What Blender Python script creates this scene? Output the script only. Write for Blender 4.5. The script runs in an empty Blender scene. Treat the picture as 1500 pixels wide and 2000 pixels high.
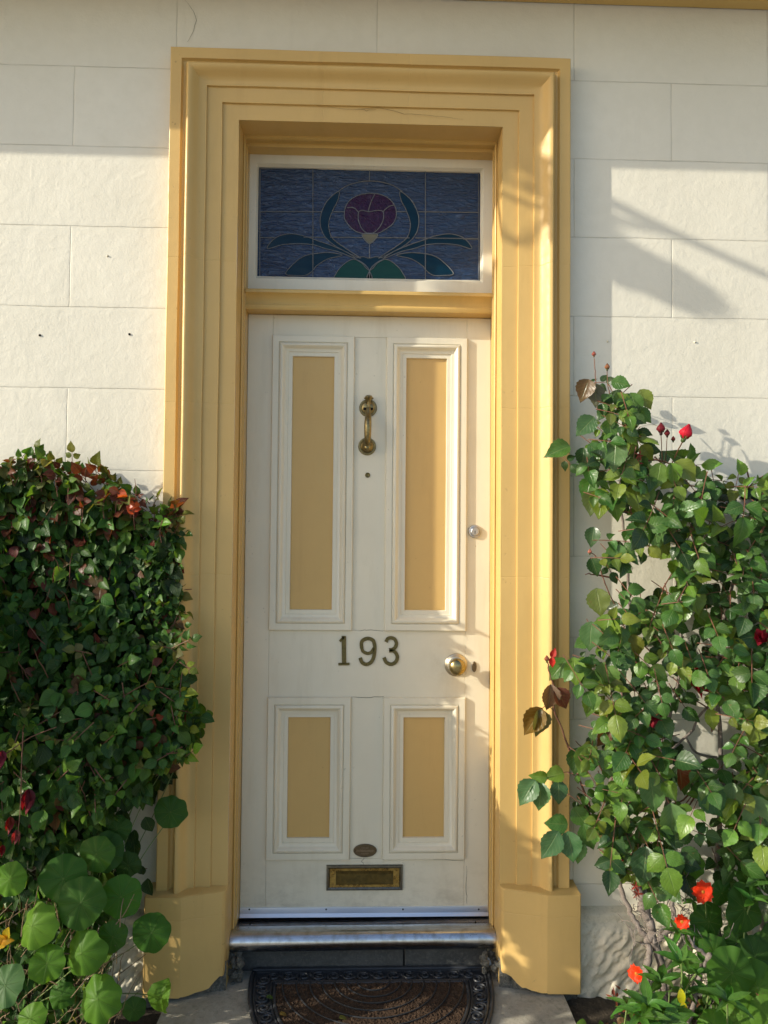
import bpy, bmesh, math, random
import numpy as np
from mathutils import Vector, Matrix
random.seed(7); rng = np.random.default_rng(11)
sc = bpy.context.scene
COL = sc.collection
R = math.radians

# ------------------------------------------------------------------ camera
CAMZ, CAMY, F = 1.38, -2.4, 1500.0
YAW, PITCH, ROLL = R(1.910), R(1.795), R(0.506)
_fw = Vector((math.sin(YAW) * math.cos(PITCH), math.cos(YAW) * math.cos(PITCH), math.sin(PITCH)))
_r = Vector((math.cos(YAW), -math.sin(YAW), 0)); _u = _r.cross(_fw)
_c, _s = math.cos(ROLL), math.sin(ROLL)
RIGHT, UP = _c * _r + _s * _u, -_s * _r + _c * _u
cam_d = bpy.data.cameras.new('camera'); cam = bpy.data.objects.new('camera', cam_d); COL.objects.link(cam)
cam.matrix_world = Matrix(((RIGHT.x, UP.x, -_fw.x, 0), (RIGHT.y, UP.y, -_fw.y, CAMY), (RIGHT.z, UP.z, -_fw.z, CAMZ), (0, 0, 0, 1)))
cam_d.sensor_fit = 'VERTICAL'; cam_d.sensor_height = 36.0; cam_d.lens = 36.0 * F / 2000.0
cam_d.clip_end = 2000; cam_d.clip_start = 0.02
sc.camera = cam

def P(px, py, Y):                      # surveyed position: photo pixel + depth plane -> world point
    d = RIGHT * ((px - 750) / F) + UP * ((1000 - py) / F) + _fw
    t = (Y - CAMY) / d.y
    return Vector((d.x * t, Y, CAMZ + d.z * t))

# ------------------------------------------------------------------ light
SUN = Vector((3.1, 1.0, -1.38)).normalized()
SUN_EL = math.asin(-SUN.z); SUN_AZ = math.atan2(-SUN.x, -SUN.y)
world = bpy.data.worlds.new('World'); sc.world = world; world.use_nodes = True
wn = world.node_tree; wn.nodes.clear()
sky = wn.nodes.new('ShaderNodeTexSky'); sky.sky_type = 'NISHITA'; sky.sun_disc = False
sky.sun_elevation = SUN_EL; sky.sun_rotation = SUN_AZ; sky.air_density = 1.0; sky.dust_density = 1.6; sky.ozone_density = 1.0
bg = wn.nodes.new('ShaderNodeBackground'); bg.inputs[1].default_value = 0.15
wo = wn.nodes.new('ShaderNodeOutputWorld')
wn.links.new(sky.outputs[0], bg.inputs[0]); wn.links.new(bg.outputs[0], wo.inputs[0])
sd = bpy.data.lights.new('sun', 'SUN'); sd.energy = 3.85; sd.angle = R(0.45); sd.color = (1.0, 0.93, 0.78)
so = bpy.data.objects.new('sun', sd); COL.objects.link(so)
so.rotation_euler = SUN.to_track_quat('-Z', 'Y').to_euler(); so.location = (-6, -3, 5)
sc.view_settings.view_transform = 'Standard'; sc.view_settings.look = 'None'
sc.view_settings.exposure = 0.64; sc.view_settings.gamma = 1.0

# ------------------------------------------------------------------ object helpers
def link(o, parent=None):
    COL.objects.link(o)
    if parent is not None: o.parent = parent
    return o
def tag(o, label=None, cat=None, group=None, kind=None):
    if label: o['label'] = label
    if cat: o['category'] = cat
    if group: o['group'] = group
    if kind: o['kind'] = kind
    return o
def empty(name, loc=(0, 0, 0)):
    o = bpy.data.objects.new(name, None); o.empty_display_size = .05; o['base'] = list(loc); return link(o)
# children are modelled in world space; the empties stay at the origin until the end, where they are moved to the thing's base

class MB:
    def __init__(s): s.v = []; s.f = []; s.uv = []; s.col = []
    def add(s, vs, fs, uvs=None, col=None):
        n = len(s.v); s.v += [tuple(v) for v in vs]; s.f += [tuple(i + n for i in f) for f in fs]
        if uvs is not None: s.uv += list(uvs)
        if col is not None: s.col += [tuple(col)] * len(vs) if not isinstance(col, list) else col
        return s
    def box(s, x0, x1, y0, y1, z0, z1):
        if x0 > x1: x0, x1 = x1, x0
        if y0 > y1: y0, y1 = y1, y0
        if z0 > z1: z0, z1 = z1, z0
        v = [(x, y, z) for z in (z0, z1) for y in (y0, y1) for x in (x0, x1)]
        return s.add(v, [(0, 2, 3, 1), (4, 5, 7, 6), (0, 1, 5, 4), (2, 6, 7, 3), (0, 4, 6, 2), (1, 3, 7, 5)])
    def tube(s, pts, rad, n=8, cap=True):
        pts = [Vector(p) for p in pts]; m = len(pts)
        rad = rad if hasattr(rad, '__len__') else [rad] * m
        t0 = (pts[1] - pts[0]).normalized()
        a = t0.orthogonal().normalized(); vs = []; fs = []
        for i, p in enumerate(pts):
            t = (pts[min(i + 1, m - 1)] - pts[max(i - 1, 0)])
            t = t.normalized() if t.length > 1e-9 else t0
            a = (a - t * a.dot(t)); a = a.normalized() if a.length > 1e-6 else t.orthogonal().normalized()
            b = t.cross(a)
            for k in range(n):
                q = 2 * math.pi * k / n; vs.append(p + (a * math.cos(q) + b * math.sin(q)) * rad[i])
        for i in range(m - 1):
            for k in range(n):
                k2 = (k + 1) % n; fs.append((i * n + k, i * n + k2, (i + 1) * n + k2, (i + 1) * n + k))
        if cap: fs += [tuple(range(n))[::-1], tuple((m - 1) * n + k for k in range(n))]
        return s.add(vs, fs)
    def lathe(s, c, axis, prof, n=40):   # prof: (distance along axis, radius)
        c = Vector(c); t = Vector(axis).normalized(); a = t.orthogonal().normalized(); b = t.cross(a); vs = []; fs = []
        m = len(prof)
        for (h, r) in prof:
            for k in range(n):
                q = 2 * math.pi * k / n; vs.append(c + t * h + (a * math.cos(q) + b * math.sin(q)) * r)
        for i in range(m - 1):
            for k in range(n):
                k2 = (k + 1) % n; fs.append((i * n + k, i * n + k2, (i + 1) * n + k2, (i + 1) * n + k))
        fs += [tuple(range(n))[::-1], tuple((m - 1) * n + k for k in range(n))]
        return s.add(vs, fs)
    def poly(s, pts, y0, y1):           # polygon in the xz plane, extruded in y (y0 = front)
        n = len(pts); vs = [(x, y0, z) for x, z in pts] + [(x, y1, z) for x, z in pts]
        fs = [tuple(range(n)), tuple(range(2 * n - 1, n - 1, -1))] + [(i, i + n, (i + 1) % n + n, (i + 1) % n) for i in range(n)]
        return s.add(vs, fs)
    def build(s, name, mat, parent=None, smooth=35, bevel=0, bseg=2, fixn=True):
        me = bpy.data.meshes.new(name); me.from_pydata(s.v, [], s.f)
        if s.uv:
            l = me.uv_layers.new(name='UVMap'); idx = np.empty(len(me.loops), 'i'); me.loops.foreach_get('vertex_index', idx)
            l.data.foreach_set('uv', np.array(s.uv, 'f')[idx].ravel())
        if s.col:
            a = me.color_attributes.new('tint', 'FLOAT_COLOR', 'POINT')
            c = np.ones((len(s.v), 4), 'f'); c[:, :3] = np.array(s.col)[:, :3]; a.data.foreach_set('color', c.ravel())
        if fixn or bevel or smooth:
            bm = bmesh.new(); bm.from_mesh(me)
            if fixn: bmesh.ops.recalc_face_normals(bm, faces=bm.faces)
            if smooth:
                for fa in bm.faces: fa.smooth = True
                if smooth < 180:
                    lim = R(smooth)
                    for e in bm.edges:
                        if len(e.link_faces) == 2: e.smooth = e.calc_face_angle(0) < lim
            bm.to_mesh(me); bm.free()
        me.materials.append(mat)
        o = bpy.data.objects.new(name, me); link(o, parent)
        if bevel:
            m = o.modifiers.new('bevel', 'BEVEL'); m.width = bevel; m.segments = bseg; m.limit_method = 'ANGLE'; m.angle_limit = R(40)
        return o

# ------------------------------------------------------------------ material helpers
class NT:
    def __init__(s, name):
        s.m = bpy.data.materials.new(name); s.m.use_nodes = True; s.t = s.m.node_tree; s.t.nodes.clear()
        s.out = s.n('ShaderNodeOutputMaterial'); s.b = s.n('ShaderNodeBsdfPrincipled'); s.l(s.b.outputs[0], s.out.inputs[0])
        s.tc = s.n('ShaderNodeTexCoord')
    def n(s, k, **kw):
        x = s.t.nodes.new(k)
        for a, v in kw.items(): setattr(x, a, v)
        return x
    def l(s, a, b): s.t.links.new(a, b)
    def inp(s, sock, v):
        if hasattr(v, 'is_output') or hasattr(v, 'links'): s.l(v, sock)
        elif isinstance(v, (tuple, list)) and len(v) == 3 and sock.type == 'RGBA': sock.default_value = (*v, 1)
        else: sock.default_value = v
    def math(s, op, a, b=0.0, c=0.0):
        x = s.n('ShaderNodeMath', operation=op); s.inp(x.inputs[0], a); s.inp(x.inputs[1], b); s.inp(x.inputs[2], c); return x.outputs[0]
    def noise(s, scale, detail=4, rough=.55, vec=None, dist=0.0, stretch=None):
        x = s.n('ShaderNodeTexNoise'); x.inputs['Scale'].default_value = scale; x.inputs['Detail'].default_value = detail
        x.inputs['Roughness'].default_value = rough; x.inputs['Distortion'].default_value = dist
        v = vec or s.tc.outputs['Object']
        if stretch:
            mp = s.n('ShaderNodeMapping'); mp.inputs['Scale'].default_value = stretch; s.l(v, mp.inputs[0]); v = mp.outputs[0]
        s.l(v, x.inputs['Vector']); return x.outputs['Fac']
    def mapr(s, v, a, b, c, d, smooth=False):
        x = s.n('ShaderNodeMapRange'); x.interpolation_type = 'SMOOTHSTEP' if smooth else 'LINEAR'
        s.inp(x.inputs[0], v); x.inputs[1].default_value = a; x.inputs[2].default_value = b; x.inputs[3].default_value = c; x.inputs[4].default_value = d
        return x.outputs[0]
    def mix(s, f, a, b, mode='MIX'):
        x = s.n('ShaderNodeMix', data_type='RGBA', blend_type=mode); s.inp(x.inputs[0], f); s.inp(x.inputs[6], a); s.inp(x.inputs[7], b); return x.outputs[2]
    def bump(s, h, dist, strength=1.0, nrm=None):
        x = s.n('ShaderNodeBump'); x.inputs['Distance'].default_value = dist; x.inputs['Strength'].default_value = strength
        s.l(h, x.inputs['Height'])
        if nrm is not None: s.l(nrm, x.inputs['Normal'])
        return x.outputs[0]
    def set(s, **kw):
        for k, v in kw.items(): s.inp(s.b.inputs[k.replace('_', ' ')], v)
        return s

def paint(name, base, rough=.5, var=.06, grain=None, bump=.0004, bscale=60, big=.001, dirt=None, spec=.5, lines=None):
    t = NT(name)
    n1 = t.noise(3.0, 5); n2 = t.noise(25, 4)
    dk = tuple(c * (1 - 2.2 * var) for c in base); lt = tuple(min(1, c * (1 + var)) for c in base)
    col = t.mix(t.mapr(n1, .3, .7, 0, 1), dk, lt)
    col = t.mix(t.mapr(n2, .35, .75, 0, .35), col, tuple(c * .93 for c in base))
    if dirt:
        d = t.noise(dirt[0], 8, .68); col = t.mix(t.mapr(d, dirt[1], dirt[1] + .09, 0, dirt[2]), col, dirt[3])
    chip = t.math('MULTIPLY', t.mapr(t.noise(75, 3, .5), .70, .73, 0, 1), t.mapr(t.noise(6, 3), .52, .62, 0, 1))
    col = t.mix(t.math('MULTIPLY', chip, .55), col, tuple(c * .55 for c in base))
    stn = t.noise(5, 7, .72, stretch=(2.2, 1, .30)); col = t.mix(t.mapr(stn, .52, .76, 0, .40), col, tuple(c * k for c, k in zip(base, (.72, .68, .60))))
    t.set(Base_Color=col, Roughness=t.mapr(t.noise(40, 3), .3, .7, rough - .06, rough + .1))
    t.b.inputs['Specular IOR Level'].default_value = spec
    nb = t.bump(t.noise(5, 3), big)
    nb = t.bump(t.math('SUBTRACT', 1.0, chip), .0006, nrm=nb)
    nb = t.bump(t.noise(bscale, 4, stretch=grain), bump, nrm=nb)
    if lines:                                  # hairline joints: (axis, position)
        sep = t.n('ShaderNodeSeparateXYZ'); t.l(t.tc.outputs['Object'], sep.inputs[0]); wob = t.math('MULTIPLY', t.math('SUBTRACT', t.noise(14, 3), .5), .014)
        g = None
        for ax, pos in lines:
            d = t.math('ABSOLUTE', t.math('ADD', t.math('SUBTRACT', sep.outputs[ax], pos), wob))
            k = t.mapr(d, .0, .0022, 0, 1, True); g = k if g is None else t.math('MINIMUM', g, k)
        nb = t.bump(g, .0012, .45, nrm=nb)
    t.l(nb, t.b.inputs['Normal']); return t.m

CREAM = (.70, .655, .53); OCHRE = (.59, .388, .132)
M = {}
M['door_cream'] = paint('cream_gloss_paint', (.71, .658, .515), .34, .03, (1, 1, .12), .00018, 70, .0007, dirt=(9, .70, .35, (.42, .36, .25)))
M['frame_cream'] = paint('cream_frame_paint', (.70, .66, .54), .42, .03, None, .0003, 60)
M['panel_ochre'] = paint('ochre_panel_paint', (.575, .372, .128), .40, .02, (1, 1, .15), .00012, 60, .0005)
M['ochre'] = paint('ochre_masonry_paint', OCHRE, .48, .035, None, .0005, 45, .0022, dirt=(7, .69, .25, (.40, .25, .09)),
    lines=[(2, P(1050, 795, -.05).z), (2, P(1050, 1128, -.05).z), (2, P(1050, 515, -.05).z), (0, P(630, 150, -.05).x), (0, P(800, 150, -.05).x)])
M['ochre_timber'] = paint('ochre_timber_paint', (.59, .388, .122), .40, .03, (1, 1, .08), .0004, 50, .0006)
M['ochre_plinth'] = paint('ochre_plinth_paint', OCHRE, .5, .05, None, .0006, 40, .003, dirt=(11, .64, .4, (.42, .28, .12)), lines=[(2, P(350, 1800, -.09).z)])

def wall_material():
    t = NT('cream_scored_render')
    z0 = .1955 + CAMZ; h = .2543; x0 = -.905; L = .6333
    sep = t.n('ShaderNodeSeparateXYZ'); t.l(t.tc.outputs['Object'], sep.inputs[0]); X, Z = sep.outputs[0], sep.outputs[2]
    w = t.math('MULTIPLY', t.math('SUBTRACT', t.noise(7, 4), .5), .005)
    Zw = t.math('ADD', Z, w); Xw = t.math('ADD', X, w)
    rz = t.math('DIVIDE', t.math('SUBTRACT', Zw, z0), h); row = t.math('FLOOR', rz); v = t.math('FRACT', rz)
    dh = t.math('MULTIPLY', t.math('MINIMUM', v, t.math('SUBTRACT', 1.0, v)), h)
    par = t.math('FLOORED_MODULO', row, 2.0)
    ux = t.math('FRACT', t.math('ADD', t.math('DIVIDE', t.math('SUBTRACT', Xw, x0), L), t.math('MULTIPLY', par, .5)))
    dv = t.math('MULTIPLY', t.math('MINIMUM', ux, t.math('SUBTRACT', 1.0, ux)), L)
    d = t.math('MINIMUM', dh, dv)
    g = t.mapr(d, .0004, .0022, 0, 1, True); soft = t.mapr(d, .0, .010, 0, 1, True)
    n1 = t.noise(1.6, 5); n2 = t.noise(22, 5)
    col = t.mix(t.mapr(n1, .3, .7, 0, 1), (.655, .62, .515), (.72, .685, .58))
    col = t.mix(t.mapr(n2, .4, .75, 0, .3), col, (.60, .565, .46))
    wnz = t.n('ShaderNodeTexWhiteNoise', noise_dimensions='2D'); cv = t.n('ShaderNodeCombineXYZ'); t.l(row, cv.inputs[0])
    t.l(t.math('FLOOR', t.math('ADD', t.math('DIVIDE', t.math('SUBTRACT', X, x0), L), t.math('MULTIPLY', par, .5))), cv.inputs[1]); t.l(cv.outputs[0], wnz.inputs['Vector'])
    col = t.mix(t.mapr(wnz.outputs['Value'], 0, 1, 0, .10), col, (.55, .53, .45))
    st = t.noise(4, 7, .7, stretch=(1.6, 1, .35)); col = t.mix(t.mapr(st, .60, .78, 0, .22), col, (.46, .42, .33))
    crack = t.mapr(t.math('ABSOLUTE', t.math('SUBTRACT', t.noise(2.2, 9, .62), .5)), 0, .0018, 1, 0); rare = t.mapr(t.noise(1.3, 2), .60, .66, 0, 1)
    ck = t.math('MULTIPLY', crack, rare)
    col = t.mix(t.math('MULTIPLY', ck, .45), col, (.33, .30, .24))
    wear = t.mapr(t.noise(6, 3), .35, .65, .15, .6)
    col = t.mix(t.math('MULTIPLY', t.math('SUBTRACT', 1.0, g), wear), col, (.36, .33, .25))
    t.set(Base_Color=col, Roughness=.62); t.b.inputs['Specular IOR Level'].default_value = .35
    n = t.bump(t.noise(3.0, 4), .005)
    n = t.bump(t.noise(42, 5, .55, dist=.3), .0013, nrm=n)
    n = t.bump(t.noise(150, 4, .6), .0005, nrm=n)
    pt = t.mapr(t.noise(9, 3, .5, dist=.6), .5, .62, 0, 1, True); n = t.bump(pt, .00022, nrm=n)
    hg = t.math('ADD', t.math('MULTIPLY', g, .8), t.math('MULTIPLY', soft, .2))
    n = t.bump(hg, .0017, .8, nrm=n)
    t.l(n, t.b.inputs['Normal']); return t.m
M['wall'] = wall_material()

def metal(name, base, rough, var=.3, scale=60, tarn=None, stretch=None, bd=.0003):
    t = NT(name); n1 = t.noise(scale, 6, .65, stretch=stretch)
    col = t.mix(t.mapr(n1, .3, .7, 0, 1), tuple(c * (1 - var) for c in base), base)
    if tarn: col = t.mix(t.mapr(t.noise(scale * 1.7, 5), .45, .65, 0, .8), col, tarn)
    t.set(Base_Color=col, Metallic=1.0, Roughness=t.mapr(t.noise(scale * .7, 4, stretch=stretch), .3, .7, max(.05, rough - .12), rough + .12))
    t.l(t.bump(n1, bd), t.b.inputs['Normal']); return t.m
M['brass'] = metal('aged_brass', (.34, .27, .125), .36, .45, 90, (.16, .13, .07))
M['brass_knob'] = metal('polished_old_brass', (.42, .33, .15), .27, .3, 60, (.30, .22, .09))
M['number'] = metal('dull_bronze', (.20, .165, .07), .45, .35, 120, (.10, .09, .045))
M['bronze'] = metal('brown_bronze', (.22, .17, .11), .42, .4, 200, (.10, .08, .05), bd=.001)
M['slot'] = metal('letter_brass', (.62, .44, .14), .30, .3, 80, (.34, .24, .09))
M['slotgrey'] = metal('tarnished_grey_brass', (.22, .21, .17), .40, .3, 80, (.14, .13, .10))
M['chrome'] = metal('satin_chrome', (.55, .54, .53), .42, .2, 90)
M['alu'] = metal('aluminium_strip', (.84, .86, .90), .42, .08, 30, stretch=(.1, 1, 1))
M['steel'] = metal('worn_sill_metal', (.62, .62, .64), .24, .35, 22, (.36, .34, .31), stretch=(.06, 1.6, 1.6), bd=.0008)
def simple(name, base, rough, spec=.5):
    t = NT(name); n1 = t.noise(60, 5)
    t.set(Base_Color=t.mix(n1, tuple(c * .6 for c in base), tuple(c * 1.3 for c in base)), Roughness=rough); t.b.inputs['Specular IOR Level'].default_value = spec
    t.l(t.bump(n1, .0008), t.b.inputs['Normal']); return t.m
M['dark'] = simple('dark_hole', (.012, .011, .010), .8, .1)
M['rubber'] = simple('black_rubber', (.028, .030, .034), .42)
M['cable'] = simple('black_cable', (.03, .03, .03), .6)
def rough_ground(name, a, b, c, scale, bd, rough=.85, vor=0):
    t = NT(name); n1 = t.noise(scale, 8, .7); n2 = t.noise(scale * 7, 6, .7)
    col = t.mix(t.mapr(n1, .3, .7, 0, 1), a, b); col = t.mix(t.mapr(n2, .5, .72, 0, .7), col, c)
    t.set(Base_Color=col, Roughness=rough); t.b.inputs['Specular IOR Level'].default_value = .3
    n = t.bump(n1, bd); n = t.bump(n2, bd * .35, nrm=n)
    t.l(n, t.b.inputs['Normal']); return t.m
M['slab'] = rough_ground('worn_concrete', (.25, .23, .185), (.40, .37, .30), (.14, .14, .105), 9, .004)
M['soil'] = rough_ground('dark_soil', (.035, .028, .02), (.08, .062, .042), (.14, .11, .075), 16, .02)
M['pavement'] = rough_ground('pavement_concrete', (.27, .26, .235), (.36, .345, .31), (.20, .19, .17), 3, .004)
M['bluestone'] = rough_ground('dark_step_stone', (.045, .047, .046), (.085, .088, .085), (.13, .13, .12), 14, .006)
M['rubble'] = rough_ground('rubble_stone', (.05, .05, .045), (.16, .155, .13), (.30, .29, .25), 30, .012)
M['plinthstone'] = rough_ground('painted_base_stone', (.58, .53, .41), (.68, .63, .50), (.36, .33, .24), 12, .004, .75)
M['coir'] = rough_ground('brown_coir', (.034, .019, .011), (.095, .056, .032), (.17, .11, .065), 60, .010, .95)

def door_dirt():
    t = NT.__new__(NT); t.m = M['door_cream']; t.t = t.m.node_tree; t.b = [n for n in t.t.nodes if n.type == 'BSDF_PRINCIPLED'][0]; t.tc = [n for n in t.t.nodes if n.type == 'TEX_COORD'][0]
    src = t.b.inputs['Base Color'].links[0].from_socket; sep = t.n('ShaderNodeSeparateXYZ'); t.l(t.tc.outputs['Object'], sep.inputs[0])
    low = t.mapr(sep.outputs[2], .13, .34, 1, 0); n1 = t.mapr(t.noise(11, 8, .72, stretch=(1, 1, 1.6)), .46, .66, 0, 1)
    c = t.mix(t.math('MULTIPLY', t.math('MULTIPLY', low, n1), .55), src, (.36, .31, .22))
    kx, kz = P(891, 1299, .17).x, P(891, 1299, .17).z
    dd = t.math('SQRT', t.math('ADD', t.math('POWER', t.math('SUBTRACT', sep.outputs[0], kx), 2.0), t.math('POWER', t.math('SUBTRACT', sep.outputs[2], kz), 2.0)))
    hand = t.math('MULTIPLY', t.mapr(dd, .03, .14, 1, 0), t.mapr(t.noise(24, 6, .7), .42, .62, 0, 1))
    c = t.mix(t.math('MULTIPLY', hand, .30), c, (.45, .37, .24)); t.l(c, t.b.inputs['Base Color'])
door_dirt()

# ------------------------------------------------------------------ ground, house wall
g = MB(); g.add([(-60, -80, -.045), (60, -80, -.045), (60, 6, -.045), (-60, 6, -.045)], [(0, 1, 2, 3)])
tag(g.build('ground', M['pavement'], fixn=False), kind='structure')
g = MB(); nx = 80; ny = 12
vs = [(-3 + 6 * i / nx, .0 - .95 * j / ny, -.012 - .012 * math.sin(i * 1.7 + j * 2.3) - .01 * random.random() - (.012 if j == ny else 0)) for j in range(ny + 1) for i in range(nx + 1)]
fs = [(j * (nx + 1) + i, j * (nx + 1) + i + 1, (j + 1) * (nx + 1) + i + 1, (j + 1) * (nx + 1) + i) for j in range(ny) for i in range(nx)]
g.add(vs, fs); tag(g.build('garden_soil', M['soil']), kind='structure')

XL, XR, ZT = -.386, .445, 1.300 + CAMZ           # structural reveal opening
YA = -.018                                        # inner fascia plane
wall = empty('house_wall', (0, 0, 0))
tag(wall, 'cream painted house wall scored with shallow block joints around the door', 'wall')
w = MB()
wx0, wx1, wz1 = -4.5, 5.5, 1.95 + CAMZ
ox0, ox1, oz = XL - .08, XR + .08, ZT + .08
w.add([(wx0, 0, 0), (ox0, 0, 0), (ox0, 0, oz), (ox0, 0, wz1), (wx0, 0, wz1), (ox1, 0, oz), (ox1, 0, wz1), (ox1, 0, 0), (wx1, 0, 0), (wx1, 0, wz1)],
      [(0, 1, 2, 3, 4), (3, 2, 5, 6), (7, 8, 9, 6, 5)])
w.build('wall_face', M['wall'], wall, smooth=0, fixn=False)
w = MB(); w.box(wx0, ox0, .004, .30, 0, wz1); w.box(ox1, wx1, .004, .30, 0, wz1); w.box(ox0, ox1, .004, .30, oz, wz1)
w.build('wall_core', M['plinthstone'], wall, smooth=0)
for px, py in ((78, 655), (253, 653)):
    c = P(px, py, 0); m = MB(); m.lathe((c.x, -.0025, c.z), (0, 1, 0), [(0, .0034), (.002, .0038)], 12); m.build('screw_hole', M['dark'], wall)
for px, py in ((1187, 667), (1357, 668), (210, 500)):
    c = P(px, py, 0); m = MB(); m.lathe((c.x, -.004, c.z), (0, 1, 0), [(0, .0012), (.002, .003), (.0045, .0038)], 12); m.build('filled_plug', M['plinthstone'], wall)

# rough faced base course, one each side
def hsh(i, j, s=0): return (math.sin(i * 12.9898 + j * 78.233 + s * 37.7) * 43758.5453) % 1.0
def vnoise(x, y, s=0):
    i, j = math.floor(x), math.floor(y); u, v = x - i, y - j; u = u * u * (3 - 2 * u); v = v * v * (3 - 2 * v)
    return (hsh(i, j, s) * (1 - u) + hsh(i + 1, j, s) * u) * (1 - v) + (hsh(i, j + 1, s) * (1 - u) + hsh(i + 1, j + 1, s) * u) * v
def base_course(x0, x1, label):
    zt = P(1200, 1778, -.03).z; nx = int((x1 - x0) / .0055); nz = 56; vs = []
    for j in range(nz + 1):
        for i in range(nx + 1):
            x = x0 + (x1 - x0) * i / nx; z = -.02 + (zt + .02) * j / nz
            top = (zt - z)
            a = (x * .62 + z * .78) / .045; b = (x * .78 - z * .62) / .013
            n = vnoise(a, b, 1) * .018 + vnoise(a * 2.3, b * 2.2, 2) * .010 + vnoise(x / .08, z / .08, 3) * .016
            rock = min(1, max(0, (top - .035) / .02))
            y = -.030 - n * rock
            if top < .012: y = -.028 * (top / .012)
            vs.append((x, y, z))
    fs = [(j * (nx + 1) + i, j * (nx + 1) + i + 1, (j + 1) * (nx + 1) + i + 1, (j + 1) * (nx + 1) + i) for j in range(nz) for i in range(nx)]
    m = MB(); m.add(vs, fs); return m.build(label, M['plinthstone'], wall, smooth=180, fixn=False)
base_course(.60, 2.2, 'base_course'); base_course(-2.0, -.56, 'base_course')
# eaves
ez = 1.733 + CAMZ
m = MB(); prof = [(-.398, ez), (-.398, ez + .05), (-.41, ez + .06), (-.44, ez + .12), (-.44, ez + .16), (-.005, ez + .2), (-.005, ez)]
vs = [(x, y, z) for x in (-6.0, 7.0) for y, z in prof]; n = len(prof)
m.add(vs, [tuple(range(n)), tuple(range(2 * n - 1, n - 1, -1))] + [(i, (i + 1) % n, (i + 1) % n + n, i + n) for i in range(n)])
m.build('eaves_board', M['frame_cream'], wall, smooth=0)
m = MB(); m.box(-6, 7, -.050, -.004, ez - .004, ez - .001); m.box(-6, 7, -.041, -.004, ez - .016, ez - .004)
m.build('eaves_moulding', M['ochre_timber'], wall, smooth=0)

# ------------------------------------------------------------------ door surround
sur = empty('door_surround', (0.03, -.03, 0))
tag(sur, 'ochre painted moulded architrave standing proud of the wall around the door', 'door surround')
PR = [(0, .018), (.050, .019), (.0505, .0265), (.097, .028), (.0975, .0355), (.110, .036), (.117, .0385), (.124, .045), (.131, .0545), (.138, .0625), (.144, .0665), (.149, .0668), (.153, .064),
      (.1555, .058), (.157, .048), (.159, .040), (.164, .036), (.170, .037), (.1735, .041), (.1750, .047), (.2065, .048), (.209, .0465), (.2095, 0.0)]
zb = P(350, 1745, -.06).z
def sweep(profile, nl=46, nt=30):
    path = []
    for k in range(nl): path.append(('L', k / (nl - 1)))
    for k in range(nt): path.append(('T', (k + 1) / (nt + 1)))
    for k in range(nl): path.append(('R', 1 - k / (nl - 1)))
    vs = []
    for side, t in path:
        for i, (u, h) in enumerate(profile):
            if side == 'L': x, z = XL - u, zb + (ZT + u - zb) * t
            elif side == 'R': x, z = XR + u, zb + (ZT + u - zb) * t
            else: x, z = XL - u + (XR - XL + 2 * u) * t, ZT + u
            e = .0016 * (vnoise(x * 4 + 3, z * 4, i // 4) - .5)
            if side == 'T': z += e * 1.2
            else: x += e * 1.2
            hh = h if h <= 0 else h + .0016 * (vnoise(x * 6, z * 6 + 9, 5) - .5)
            vs.append((x, -hh, z))
    n = len(profile); fs = [(a * n + i, a * n + i + 1, (a + 1) * n + i + 1, (a + 1) * n + i) for a in range(len(path) - 1) for i in range(n - 1)]
    return vs, fs
m = MB(); m.add(*sweep(PR)); m.build('architrave', M['ochre'], sur, smooth=32)
# reveals
m = MB(); YF = .075; zr = P(450, 1800, 0).z
def strip(x0, z0, x1, z1, ya, yb, n=24):
    vs = []
    for i in range(n + 1):
        t = i / n; x = x0 + (x1 - x0) * t; z = z0 + (z1 - z0) * t
        for j in range(4): vs.append((x, ya + (yb - ya) * j / 3, z))
    return vs, [(i * 4 + j, i * 4 + j + 1, i * 4 + j + 5, i * 4 + j + 4) for i in range(n) for j in range(3)]
for a in ((XL, .0, XL, ZT), (XL, ZT, XR, ZT), (XR, ZT, XR, .0)): m.add(*strip(*a, YA, .2))
m.build('reveal', M['ochre'], sur)
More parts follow.
